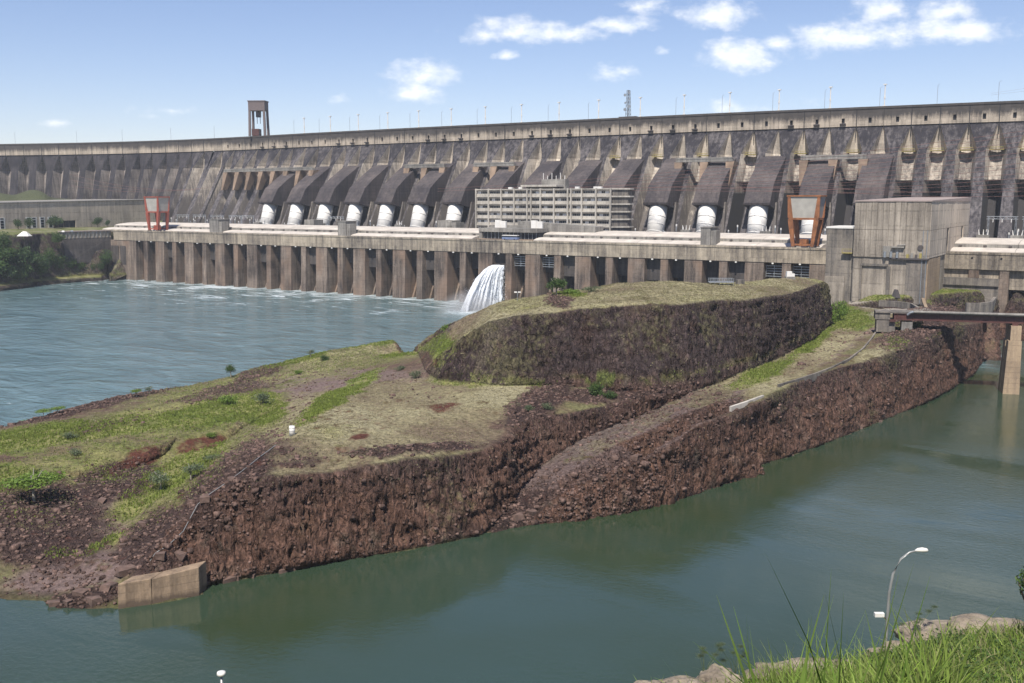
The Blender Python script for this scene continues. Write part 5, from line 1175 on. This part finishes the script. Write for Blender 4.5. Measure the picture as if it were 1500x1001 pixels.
# kerb slab, curved retaining wall beside the bench road
def ribbon(name, pts, w, h, mt, label, cat, base=1.0):
    m = MB(); n = len(pts); vs = []
    for i, p in enumerate(pts):
        a = Vector(pts[max(0, i-1)]); b = Vector(pts[min(n-1, i+1)]); d = (b-a); d.z = 0; d.normalize(); nn_ = Vector((-d.y, d.x, 0))*w/2; p = Vector(p)
        vs += [p-nn_-Vector((0, 0, base)), p+nn_-Vector((0, 0, base)), p+nn_+Vector((0, 0, h)), p-nn_+Vector((0, 0, h))]
    fs = [(0, 3, 2, 1), (4*n-4, 4*n-3, 4*n-2, 4*n-1)]
    for i in range(n-1):
        k = 4*i; fs += [(k+a, k+(a+1) % 4, k+4+(a+1) % 4, k+4+a) for a in range(4)]
    o = m.add(vs, fs).build(name, mt); fixn(o.data); tag(o, label, cat); return o
ribbon('kerb_slab', [U(1070, 597, 15.6), U(1094, 589, 15.9), U(1118, 580, 16.1)], .6, .2, M_ADMIN, 'straight pale concrete kerb on the edge of the gravel bench', 'kerb')
ribbon('curved_wall', [U(1140, 566, 16.4), U(1170, 557, 16.5), U(1193, 549.5, 16.6), U(1217, 540.5, 16.8), U(1244, 527, 17.2), U(1264, 512, 17.6), U(1276, 498, 18.0), U(1284, 486, 18.6)], .5, .45, M_HALL2, 'curved concrete retaining wall along the outer side of the bench road', 'retaining wall', 1.6)
# platform, box, plinth and lamp on the mound
q = on(1056, 418, 36.5); t = empty('viewing_platform', q, 'low steel platform with railings on top of the mound', 'platform')
MB().box(-4, 4, -1.5, 1.5, .8, 1.05).build('deck', M_STEEL, t, q)
for k in range(6):
    for y in (-1.4, 1.4): MB().tube([(-3.8+k*1.52, y, -.3), (-3.8+k*1.52, y, 2.1)], .06, 5).build('post', M_STEEL, t, q)
for y in (-1.4, 1.4): MB().box(-4, 4, y-.05, y+.05, 2.05, 2.15).box(-4, 4, y-.04, y+.04, 1.5, 1.57).build('rail', M_STEEL, t, q)
q = on(1157, 408, 37); t = empty('equipment_cabinet', q, 'small white equipment cabinet on a plinth at the right end of the mound', 'cabinet')
MB().box(-1.6, 1.6, -1, 1, -.6, .7).build('plinth', M_GREY, t, q); MB().box(-1.3, .5, -.8, .8, .7, 2.5).box(.5, 1.5, -.7, .7, .7, 1.7).build('housing', M_WHITE, t, q)
q = on(1084, 417, 36); MB().box(-1.2, 1.2, -.9, .9, -.5, 1.7).build('concrete_plinth', M_HALL2, None, q, .3); tag(bpy.data.objects['concrete_plinth'], 'dark concrete plinth on the mound right of the steel platform', 'plinth')
q = on(758, 441, 33); t = empty('floodlight_post', q, 'short post with two white floodlights on the back edge of the mound', 'floodlight')
MB().tube([(0, 0, 0), (0, 0, 2.7)], .09, 6).build('post', M_STEEL, t, q); MB().box(-1, -.15, -.3, .3, 2.6, 2.95).build('lamp', M_WHITE, t, q); MB().box(.15, 1, -.3, .3, 2.6, 2.95).build('lamp', M_WHITE, t, q)
# remains on the grass below the tall hall
q = on(1312, 437, 21.5); MB().add([(-1.4, -1.4, -.3), (1.4, -1.4, -.3), (1.4, 1.4, -.3), (-1.4, 1.4, -.3), (-.6, -.6, 3.2), (.6, -.6, 3.2), (.5, .6, 3.4), (-.5, .6, 3.4)], [(0, 1, 5, 4), (1, 2, 6, 5), (2, 3, 7, 6), (3, 0, 4, 7), (4, 5, 6, 7)]).build('marker_stone', M_DSTEEL, None, q, .4); tag(bpy.data.objects['marker_stone'], 'dark tapering marker stone on the grass below the tall hall', 'stone')
ribbon('low_wall', [U(1288, 442, 21), U(1312, 443, 21.2), U(1335, 446, 21.2), U(1345, 452, 21.4)], 1.0, .5, M_HALL2, 'low ruined concrete wall in the grass below the marker stone', 'wall', 2)
ribbon('sloping_path', [U(1352, 437, 21.6), U(1354, 444, 21.5), U(1357, 451, 21.6)], 1.2, .1, M_PILL, 'narrow tan concrete path running down the grass below the tall hall', 'path')
ribbon('platform_wall', [U(1415, 449, 21), U(1435, 449, 21), U(1452, 447, 21), U(1457, 440, 21)], 1.2, 1.4, M_HALL2, 'dark concrete wall edging the right end of the grass island', 'wall', 3)

# ================================================================= BRIDGE
B0, B1 = np.array(U(1300, 458.5, 25.6)[:2]), np.array(U(1488, 459.5, 26.6)[:2]); bd = (B1-B0)/np.linalg.norm(B1-B0); brz = math.atan2(bd[1], bd[0]); BL = np.linalg.norm(B1-B0); zd = 26.2
br = empty('bridge', (B0[0], B0[1], zd), 'road bridge on brown red steel girders crossing the right river arm', 'bridge')
Bq = (B0[0], B0[1], 0)
MB().box(-4, BL+70, -2.2, 4.8, zd-.45, zd).build('deck', M_HALL2, br, Bq, brz)
for y in (-1.7, 3.4): 
    MB().box(2, BL+70, y-.12, y+.12, zd-2.5, zd-.45).box(2, BL+70, y-.45, y+.45, zd-2.7, zd-2.5).box(2, BL+70, y-.45, y+.45, zd-.62, zd-.46).build('girder', M_BRED, br, Bq, brz)
me_st = MB().box(-.06, .06, -2.1, -1.83, zd-2.5, zd-.62).mesh('stiffener', M_BRED)
for k in range(28): link('stiffener', me_st, br, (B0[0]+bd[0]*(3+k*2.6), B0[1]+bd[1]*(3+k*2.6), 0), brz)
MB().tube([(8, -2.9, zd+.25), (BL+70, -2.9, zd+.25)], .42, 14).build('pipe', M_GREY, br, Bq, brz)
MB().tube([(8, -2.9, zd+.25), (7, -2.7, zd-.1), (6.2, -2.3, zd-.9)], .42, 14).build('pipe_bend', M_STEEL, br, Bq, brz)
MB().box(-3.5, 2.5, -1.6, 4.6, zd-7, zd-2.75).box(-4, .8, -1.8, 4.8, zd-2.7, zd-.46).build('abutment', M_HALL2, br, Bq, brz)
for k in (1.5, BL-.4): MB().box(k-.9, k+.9, -2.6, 4.6, zd-3.4, zd-2.7).build('bearing', M_BRED, br, Bq, brz)
for y in (-1.2, 3.6):
    m = MB().hexa([(BL-3.0, y-2.1, -3), (BL+2.2, y-2.1, -3), (BL+2.2, y+1.6, -3), (BL-3.0, y+1.6, -3)], [(BL-2.2, y-1.8, zd-8.4), (BL+1.8, y-1.8, zd-8.4), (BL+1.8, y+1.4, zd-8.4), (BL-2.2, y+1.4, zd-8.4)])
    m.hexa([(BL-1.7, y-1.8, zd-8.4), (BL+1.5, y-1.8, zd-8.4), (BL+1.5, y+1.4, zd-8.4), (BL-1.7, y+1.4, zd-8.4)], [(BL-1.7, y-1.8, zd-3.4), (BL+1.5, y-1.8, zd-3.4), (BL+1.5, y+1.4, zd-3.4), (BL-1.7, y+1.4, zd-3.4)])
    m.build('pillar', M_PILL, br, Bq, brz)
MB().box(4.5, 8, -1.9, 2, zd-6.2, zd-3.3).build('abutment_step', M_GREY, br, Bq, brz)

# ================================================================= SWITCHYARD
def portal(s, o_, w, h, label, grp, z0=38.0, lattice=True):
    q = P(s, o_, z0); t = empty('line_portal', q, label, 'steel portal', grp)
    for x in (-w/2, w/2):
        m = MB(); 
        for dx in (-.5, .5): m.bar((x+dx, 0, 0), (x+dx*.5, 0, h), .13)
        for k in range(6): m.bar((x-.5+.05*k, 0, k*h/6), (x+.5-.05*k, 0, (k+1)*h/6), .08)
        m.build('post', M_STEEL, t, q, PHI)
    m = MB(); m.bar((-w/2-1, 0, h), (w/2+1, 0, h), .14); m.bar((-w/2-1, 0, h-1.3), (w/2+1, 0, h-1.3), .14)
    n = int(w/1.6)
    for k in range(n): m.bar((-w/2+k*w/n, 0, h-1.3+(k % 2)*1.3), (-w/2+(k+1)*w/n, 0, h-((k) % 2)*1.3), .08)
    m.build('beam', M_STEEL, t, q, PHI)
    for k in range(3): MB().tube([(-w/3+k*w/3, 0, h-1.3), (-w/3+k*w/3, 0, h-3.0)], .2, 6).build('insulator', M_WHITE, t, q, PHI)
    return t
wh_ = ('behind the left gantry crane', 'second from the left gantry crane', 'third from the left gantry crane', 'left of the first penstock', 'right of the first penstock', 'between the third and fourth penstocks')
for i, x in enumerate((268, 292, 318, 345, 362, 492)): portal(s_at(x, -78, 48), -78, 15, 12.5, 'grey steel line portal '+wh_[i], 'line portals behind the powerhouse roofs')
for x, lb in ((1467, 'tall lattice portal at the right edge behind the white roof'), (1520, 'tall lattice portal beyond the right edge')): portal(s_at(x, -70, 48), -70, 13, 17, lb, 'line portals behind the powerhouse roofs')
me_eq = MB().tube([(0, 0, 0), (0, 0, 4.5)], .15, 6).tube([(0, 0, 4.5), (0, 0, 6.6)], .32, 8).mesh('column', M_STEEL); me_eq2 = MB().tube([(0, 0, 6.6), (0, 0, 7.6)], .42, 8).mesh('cap', M_WHITE)
re_ = random.Random(9); kx = 0
for px in list(range(240, 395, 9))+[405, 446, 452, 490, 500, 535, 545, 585, 592, 633, 640, 912, 925, 985, 1000, 1062, 1078, 1120, 1130, 1142, 1196, 1204, 1432, 1444, 1476, 1490]:
    s = s_at(px, -72, 46); q = P(s, -72-re_.random()*10, 38); e = link('surge_arrester', me_eq, None, q); link('cap', me_eq2, e, (0, 0, 0), 0, False); e.scale = (1, 1, .9+.5*re_.random())
    tag(e, 'slim grey arrester column with a pale cap in the row behind the powerhouse roofs', 'arrester', 'arrester columns in front of the dam')
m_tr = []
for i, x in enumerate((378, 452, 470, 585, 648, 1005, 1122, 1440, 1490)):
    s = s_at(x, -66, 44); q = P(s, -66, 38); t = empty('transformer', q, 'grey transformer with pale bushings '+('left of the first penstock', 'right of the second penstock', 'left of the third penstock', 'between the fifth and sixth penstocks', 'left of the seventh penstock', 'right of the ninth visible penstock', 'right of the tenth visible penstock', 'under the right lattice portal', 'at the right edge behind the white roof')[i], 'transformer', 'transformers in front of the dam')
    MB().box(-3, 3, -2, 2, 0, 7.5).build('casing', M_GREY, t, q, PHI)
    for k in range(3): MB().tube([(-2+2*k, 0, 7.5), (-2.4+2.4*k, 0, 10.2)], [.3, .16], 8).build('bushing', M_WHITE, t, q, PHI)
def cable(a, b, sag, label, grp, r=.085, n=14, mt=None):
    a, b = Vector(a), Vector(b); pts = [a.lerp(b, i/n)-Vector((0, 0, sag*4*(i/n)*(1-i/n))) for i in range(n+1)]
    o = MB().tube([tuple(p) for p in pts], r, 4).build('power_cable', mt or M_CABLE); tag(o, label, 'cable', grp)
for i in range(7):
    for j in range(2): cable(P(705+6*j, -40-6*i, 75+6*i+3*j), P(470-48*i, -118, 70+2*j), 7, 'thin reddish overhead line sweeping across the right part of the dam face', 'overhead lines across the dam')
for i in range(3): cable(P(-60+9*i, -86, 72+i), P(-300, -128, 90-6*i), 5, 'thin reddish overhead line crossing the left part of the dam face', 'overhead lines on the left')
for i in range(2): cable(P(560, -185, 128+i), P(790, -205, 168+9*i), 6, 'faint overhead line rising to the right above the crest', 'overhead lines above the crest', .03)

# ================================================================= NEAR BANK
def bank(X, Y):
    D = np.hypot(X, Y)+1e-6; u = np.where(Y > 1, X/np.maximum(Y, 1), np.sign(X)*3)
    px = 750+F*u*.96
    edge = np.interp(px, (700, 900, 960, 1080, 1150, 1250, 1330, 1400, 1500, 1700), (1070, 1045, 1018, 1004, 990, 980, 958, 932, 924, 905))     # pixel row of the bank's lip
    tan = np.tan(PITCH+np.arctan((edge-500.5)/F)); De = np.interp(px, (800, 1100, 1500, 1900), (17, 20, 24, 27))
    ze = EYE-De*tan*np.where(Y > 1, np.clip(Y/D, .6, 1), .6)
    z0 = EYE-2.6
    near_ = ze+(De-D)*np.clip((z0-ze)/De, .2, .6)*.92
    far_ = ze-(D-De)*.66-1.2*np.clip((D-De)/4, 0, 1)
    z = np.where(D < De, near_, far_)
    z = np.where(Y < 1, z0+np.minimum(D, 60)*.05, z)
    return np.maximum(z, -2.5)
th = np.linspace(-math.pi, math.pi, 500); rr = np.concatenate([np.linspace(.0, 40, 110), np.linspace(41, 135, 60)])
TH, RR_ = np.meshgrid(th, rr); X_ = RR_*np.sin(TH); Y_ = RR_*np.cos(TH); Vb = np.c_[X_.ravel(), Y_.ravel(), np.zeros(X_.size)]
Vb[:, 2] = bank(Vb[:, 0], Vb[:, 1]); nb1 = fbm(Vb*[1, 1, 0], .25, 3); nb2 = fbm(Vb*[1, 1, 0], 1.2, 3)
Vb[:, 2] += (.35*nb1+.12*nb2)*(Vb[:, 2] > -1)
i = np.arange(len(th)*len(rr)).reshape(len(rr), len(th)); Tb = np.stack([i[:-1, :-1], i[1:, :-1], i[1:, 1:], i[:-1, 1:]], -1).reshape(-1, 4)
cb_ = np.tile([.12, .16, .04], (len(Vb), 1)); cb_ = mixv(cb_, (.16, .12, .075), np.clip(nb1*1.6+nb2*.6, 0, .8))
o = link('near_bank', np_mesh('near_bank', Vb, Tb[:, ::-1], M_TERR, {'Col': np.clip(cb_, .01, .5), 'rock': np.zeros(len(Vb))}, True)); tag(o, 'grassy hillside in the foreground falling to the river', kind='structure')
def bz(x, y): return float(bank(np.array([x]), np.array([y]))[0])
def bank_pt(px, D):
    u = (px-750)/F; y = D/math.hypot(1, u); return (u*y, y)
# pale boulders along the lip
m_, nt, b = mat('pale_boulder'); L = nt.links.new; g = N(nt, 'ShaderNodeNewGeometry'); n1 = N(nt, 'ShaderNodeTexNoise', i_Scale=1.3, i_Detail=7., i_Roughness=.65); L(g.outputs['Position'], n1.inputs['Vector'])
n2 = N(nt, 'ShaderNodeTexNoise', i_Scale=6., i_Detail=5.); L(g.outputs['Position'], n2.inputs['Vector'])
L(mixc(nt, ramp(nt, n1.outputs[0], .38, .66), (.30, .245, .185, 1), (.12, .095, .07, 1)), b.inputs['Base Color']); b.inputs['Roughness'].default_value = .9
bp = N(nt, 'ShaderNodeBump', i_Strength=.9, i_Distance=.2); L(n2.outputs[0], bp.inputs['Height']); L(bp.outputs[0], b.inputs['Normal']); M_BOULD = m_
def boulder(px, D, sx_, sy_, sz_, label, up_=0., rz=0.):
    x, y = bank_pt(px, D); bm = bmesh.new(); bmesh.ops.create_icosphere(bm, subdivisions=5, radius=1); me = bpy.data.meshes.new('boulder'); bm.to_mesh(me); bm.free()
    co = np.zeros(len(me.vertices)*3); me.vertices.foreach_get('co', co); co = co.reshape(-1, 3); d = co*(1+.50*fbm(co+px, 1.1, 4, .6)+.16*fbm(co+px, 3.2, 3))[:, None]; d = d*[sx_, sy_, sz_]
    me.vertices.foreach_set('co', d.ravel()); me.materials.append(M_BOULD); me.shade_smooth()
    o = link('boulder', me, None, (x, y, bz(x, y)+up_), rz); tag(o, label, 'boulder', 'pale boulders along the near bank'); return o
boulder(1450, 23.4, 1.5, .6, .24, 'long pale boulder at the right edge on the near bank', .0, -.1)
boulder(1495, 23.6, 1.0, .6, .30, 'pale rounded boulder cut by the right frame edge', -.05)
boulder(1402, 22.6, .7, .6, .36, 'blunt pale boulder left end of the upper bank rocks', .0)
boulder(1355, 22, .7, .6, .30, 'small pale stone half hidden in grass above the lamp base', -.05)
boulder(1235, 20.6, 1.1, .5, .24, 'long flat pale rock showing behind the tall grass', .0, -.1)
boulder(1170, 20.3, .9, .5, .24, 'flat pale rock left of the long flat one', .0)
boulder(1072, 19.4, .5, .45, .36, 'blunt pale boulder peeping over the lower bank', .05)
boulder(1020, 18.8, .6, .45, .24, 'low pale boulder left of the blunt one on the lower bank', .0)
boulder(965, 18.2, .8, .5, .28, 'last low pale rock of the bank toward the left', .0)
# street lamps below the bank
def lamp(px, py, D, label, arm=True):
    r = ray(px, py); k = D/r[1]; hx, hy, hz = r[0]*k, r[1]*k, EYE+r[2]*k; gx, gy = hx-(1.85 if arm else 0), hy
    g0 = bz(gx, gy)-.3; q = (gx, gy, g0); t = empty('street_lamp', q, label, 'street lamp', 'street lamps below the near bank'); H_ = hz-g0
    if arm:
        MB().tube([(0, 0, 0), (0, 0, H_-6), (.05, 0, H_-2.6), (.22, 0, H_-1.4), (.62, 0, H_-.5), (1.1, 0, H_-.1), (1.5, 0, H_+.0)], [.11, .10, .085, .075, .06, .055, .05], 10).build('pole', M_PIPE, t, q, 0, smooth=True)
        MB().tube([(1.42, 0, H_-.0), (1.6, 0, H_+.04), (1.85, 0, H_+.05), (2.1, 0, H_+.03), (2.2, 0, H_)], [.05, .12, .15, .12, .03], 12).build('lamp_head', M_WHITE, t, q, 0, smooth=True)
        c_ = MB().box(-.75, -.2, -.12, .12, H_-4.05, H_-3.82).build('camera', M_WHITE, t, q); MB().tube([(-.3, 0, H_-3.95), (-.05, 0, H_-4.2), (.12, 0, H_-4.3)], .06, 6).build('bracket', M_DSTEEL, t, q)
    else:
        MB().tube([(0, 0, 0), (0, 0, H_-.1)], [.11, .07], 10).build('pole', M_PIPE, t, q, 0, smooth=True)
        MB().tube([(0, 0, H_-.22), (0, 0, H_-.12), (0, 0, H_+.02), (0, 0, H_+.06)], [.10, .24, .22, .05], 16).build('lamp_head', M_WHITE, t, q, 0, smooth=True)
lamp(1351, 807, 56, 'curved grey street lamp with a white head and a small camera at the right')
lamp(324, 985, 50, 'white capped lamp head just showing at the lower left edge', False)
# grass of the near bank
gr_ = np.random.default_rng(12)
def blades(n, pts, h0, h1, w0, w1, seed, cols, lean=.5):
    g_ = np.random.default_rng(seed); n = len(pts); S = 4
    an = g_.random(n)*6.283; h = g_.uniform(h0, h1, n)*(.6+.6*g_.random(n)); w = g_.uniform(w0, w1, n); le = g_.uniform(.1, lean, n)
    dx, dy = np.cos(an), np.sin(an); fa = g_.random(n)*6.283; wx, wy = np.cos(fa), np.sin(fa)
    vs = []; 
    for k in range(S+1):
        t = k/S; wt = w*(1-t**1.6)*.5+.0006; cx = pts[:, 0]+dx*h*le*t*t; cy = pts[:, 1]+dy*h*le*t*t; cz = pts[:, 2]+h*(t-.38*le*t**3)
        vs += [np.c_[cx-wx*wt, cy-wy*wt, cz], np.c_[cx+wx*wt, cy+wy*wt, cz]]
    V_ = np.stack(vs, 1).reshape(-1, 3); b_ = np.arange(n)[:, None]*(2*S+2); q = np.concatenate([b_+np.array([[2*k, 2*k+1, 2*k+3, 2*k+2]]) for k in range(S)], 0)
    cc_ = np.array(cols)[g_.integers(0, len(cols), n)]*(.75+.5*g_.random((n, 1))); return V_, q, np.repeat(cc_, 2*S+2, 0)
def scatter(n, pxr, Dr, dens):
    o_ = []
    while len(o_) < n:
        px = gr_.uniform(*pxr); D = gr_.uniform(Dr[0]**.5, Dr[1]**.5)**2
        if gr_.random() > dens(px, D): continue
        x, y = bank_pt(px, D); o_.append((x, y, bz(x, y)-.02))
    return np.array(o_)
GA = [(.16, .23, .04), (.20, .27, .06), (.12, .17, .035), (.19, .22, .07), (.25, .23, .12)]
def nfield(px, D):
    x, y = bank_pt(px, D); return vnoise(np.array([[x*.45, y*.45, 3.3]]))[0]
P1 = scatter(42000, (900, 1650), (9, 26), lambda px, D: np.clip(.55+.6*nfield(px, D), .08, 1)*(1 if px > 1140 else .18))
V1 = blades(0, P1, .18, .52, .018, .032, 1, GA, .9)
P2 = scatter(4200, (1130, 1440), (8, 15), lambda px, D: np.clip(.25+.9*nfield(px, D), .02, 1)); V2 = blades(0, P2, .8, 1.6, .026, .048, 2, GA[:4], .8)
P3 = scatter(330, (1130, 1440), (6.0, 8.6), lambda px, D: 1 if 1160 < px < 1330 else .3); V3 = blades(0, P3, 1.5, 2.7, .034, .065, 3, [(.13, .21, .035), (.17, .25, .05)], .45)
Vg = np.vstack([V1[0], V2[0], V3[0]]); k1, k2 = len(V1[0]), len(V1[0])+len(V2[0])
Tg = np.vstack([V1[1], V2[1]+k1, V3[1]+k2]); Cg = np.vstack([V1[2], V2[2], V3[2]])
o = link('foreground_grass', np_mesh('foreground_grass', Vg, Tg, M_TUFT, {'Col': Cg, 'rock': np.zeros(len(Vg))})); tag(o, 'tall green grass blades and turf on the near bank', 'grass', kind='stuff')
# leafy ground cover between the grass
P4 = scatter(4200, (1250, 1900), (13, 24), lambda px, D: np.clip(.2+1.2*nfield(px+300, D), 0, 1)); g4 = np.random.default_rng(6); n = len(P4)*6
pp = np.repeat(P4, 6, 0)+g4.normal(0, .12, (n, 3))*[1, 1, .6]+[0, 0, .16]; a = g4.normal(0, 1, (n, 3))*[1, 1, .5]; a /= np.linalg.norm(a, axis=1, keepdims=True); b_ = np.cross(a, g4.normal(0, 1, (n, 3))); b_ /= np.linalg.norm(b_, axis=1, keepdims=True); sz = g4.uniform(.02, .045, (n, 1))
o = link('ground_cover', np_mesh('ground_cover', np.stack([pp-a*sz, pp+b_*sz*.6, pp+a*sz, pp-b_*sz*.6], 1).reshape(-1, 3), np.arange(4*n).reshape(-1, 4), M_LEAF)); tag(o, 'low leafy weeds creeping over the near bank', 'weeds', kind='stuff')
# weeds with drooping stems at the lip, shrub at the right edge
for i, (px, D, h, lb) in enumerate(((1048, 19.5, 1.0, 'wispy weed with seed heads over the lower bank boulders'), (1095, 19.8, .8, 'small wispy weed right of the blunt boulder'), (1372, 22.2, .9, 'drooping weed beside the upper bank boulder'))):
    x, y = bank_pt(px, D); z = bz(x, y); t = empty('weed', (x, y, z), lb, 'weed', 'weeds on the lip of the near bank'); r_ = random.Random(i)
    for k in range(6):
        a = r_.uniform(-1.2, 1.2); l_ = h*r_.uniform(.6, 1.1); MB().tube([(0, 0, 0), (.12*l_*math.sin(a), 0, .6*l_), (.5*l_*math.sin(a), .1, l_)], [.008, .006, .003], 4).build('stem', M_LEAFG, t, (x, y, z))
        s_ = link('leaf_tuft', CR['grey'][0], t, (x+.5*l_*math.sin(a), y+.1, z+l_)); s_.scale = (.12, .12, .05)
x, y = bank_pt(1548, 21.8); z = bz(x, y); t = empty('edge_shrub', (x, y, z), 'leafy green shrub at the right frame edge above the boulders', 'shrub')
l_ = link('stem', TK[1], t, (x, y, z)); l_.scale = (.6, .6, 1.4); l_ = link('foliage', CR['mid'][1], t, (x, y, z+1.35)); l_.scale = (.34, .34, .5)

# ================================================================= HAZE: the light summer air between the bank and the dam
m_, nt, b = mat('haze_air'); nt.nodes.remove(b); pv = N(nt, 'ShaderNodeVolumePrincipled'); pv.inputs['Color'].default_value = (.86, .92, 1, 1); pv.inputs['Density'].default_value = HAZE
nt.links.new(pv.outputs[0], nt.nodes['Material Output'].inputs['Volume'])
if HAZE > 0:
    o = MB().box(-1500, 1200, -200, 1700, -11, 175).build('haze', m_); tag(o, 'thin pale summer haze', kind='stuff')
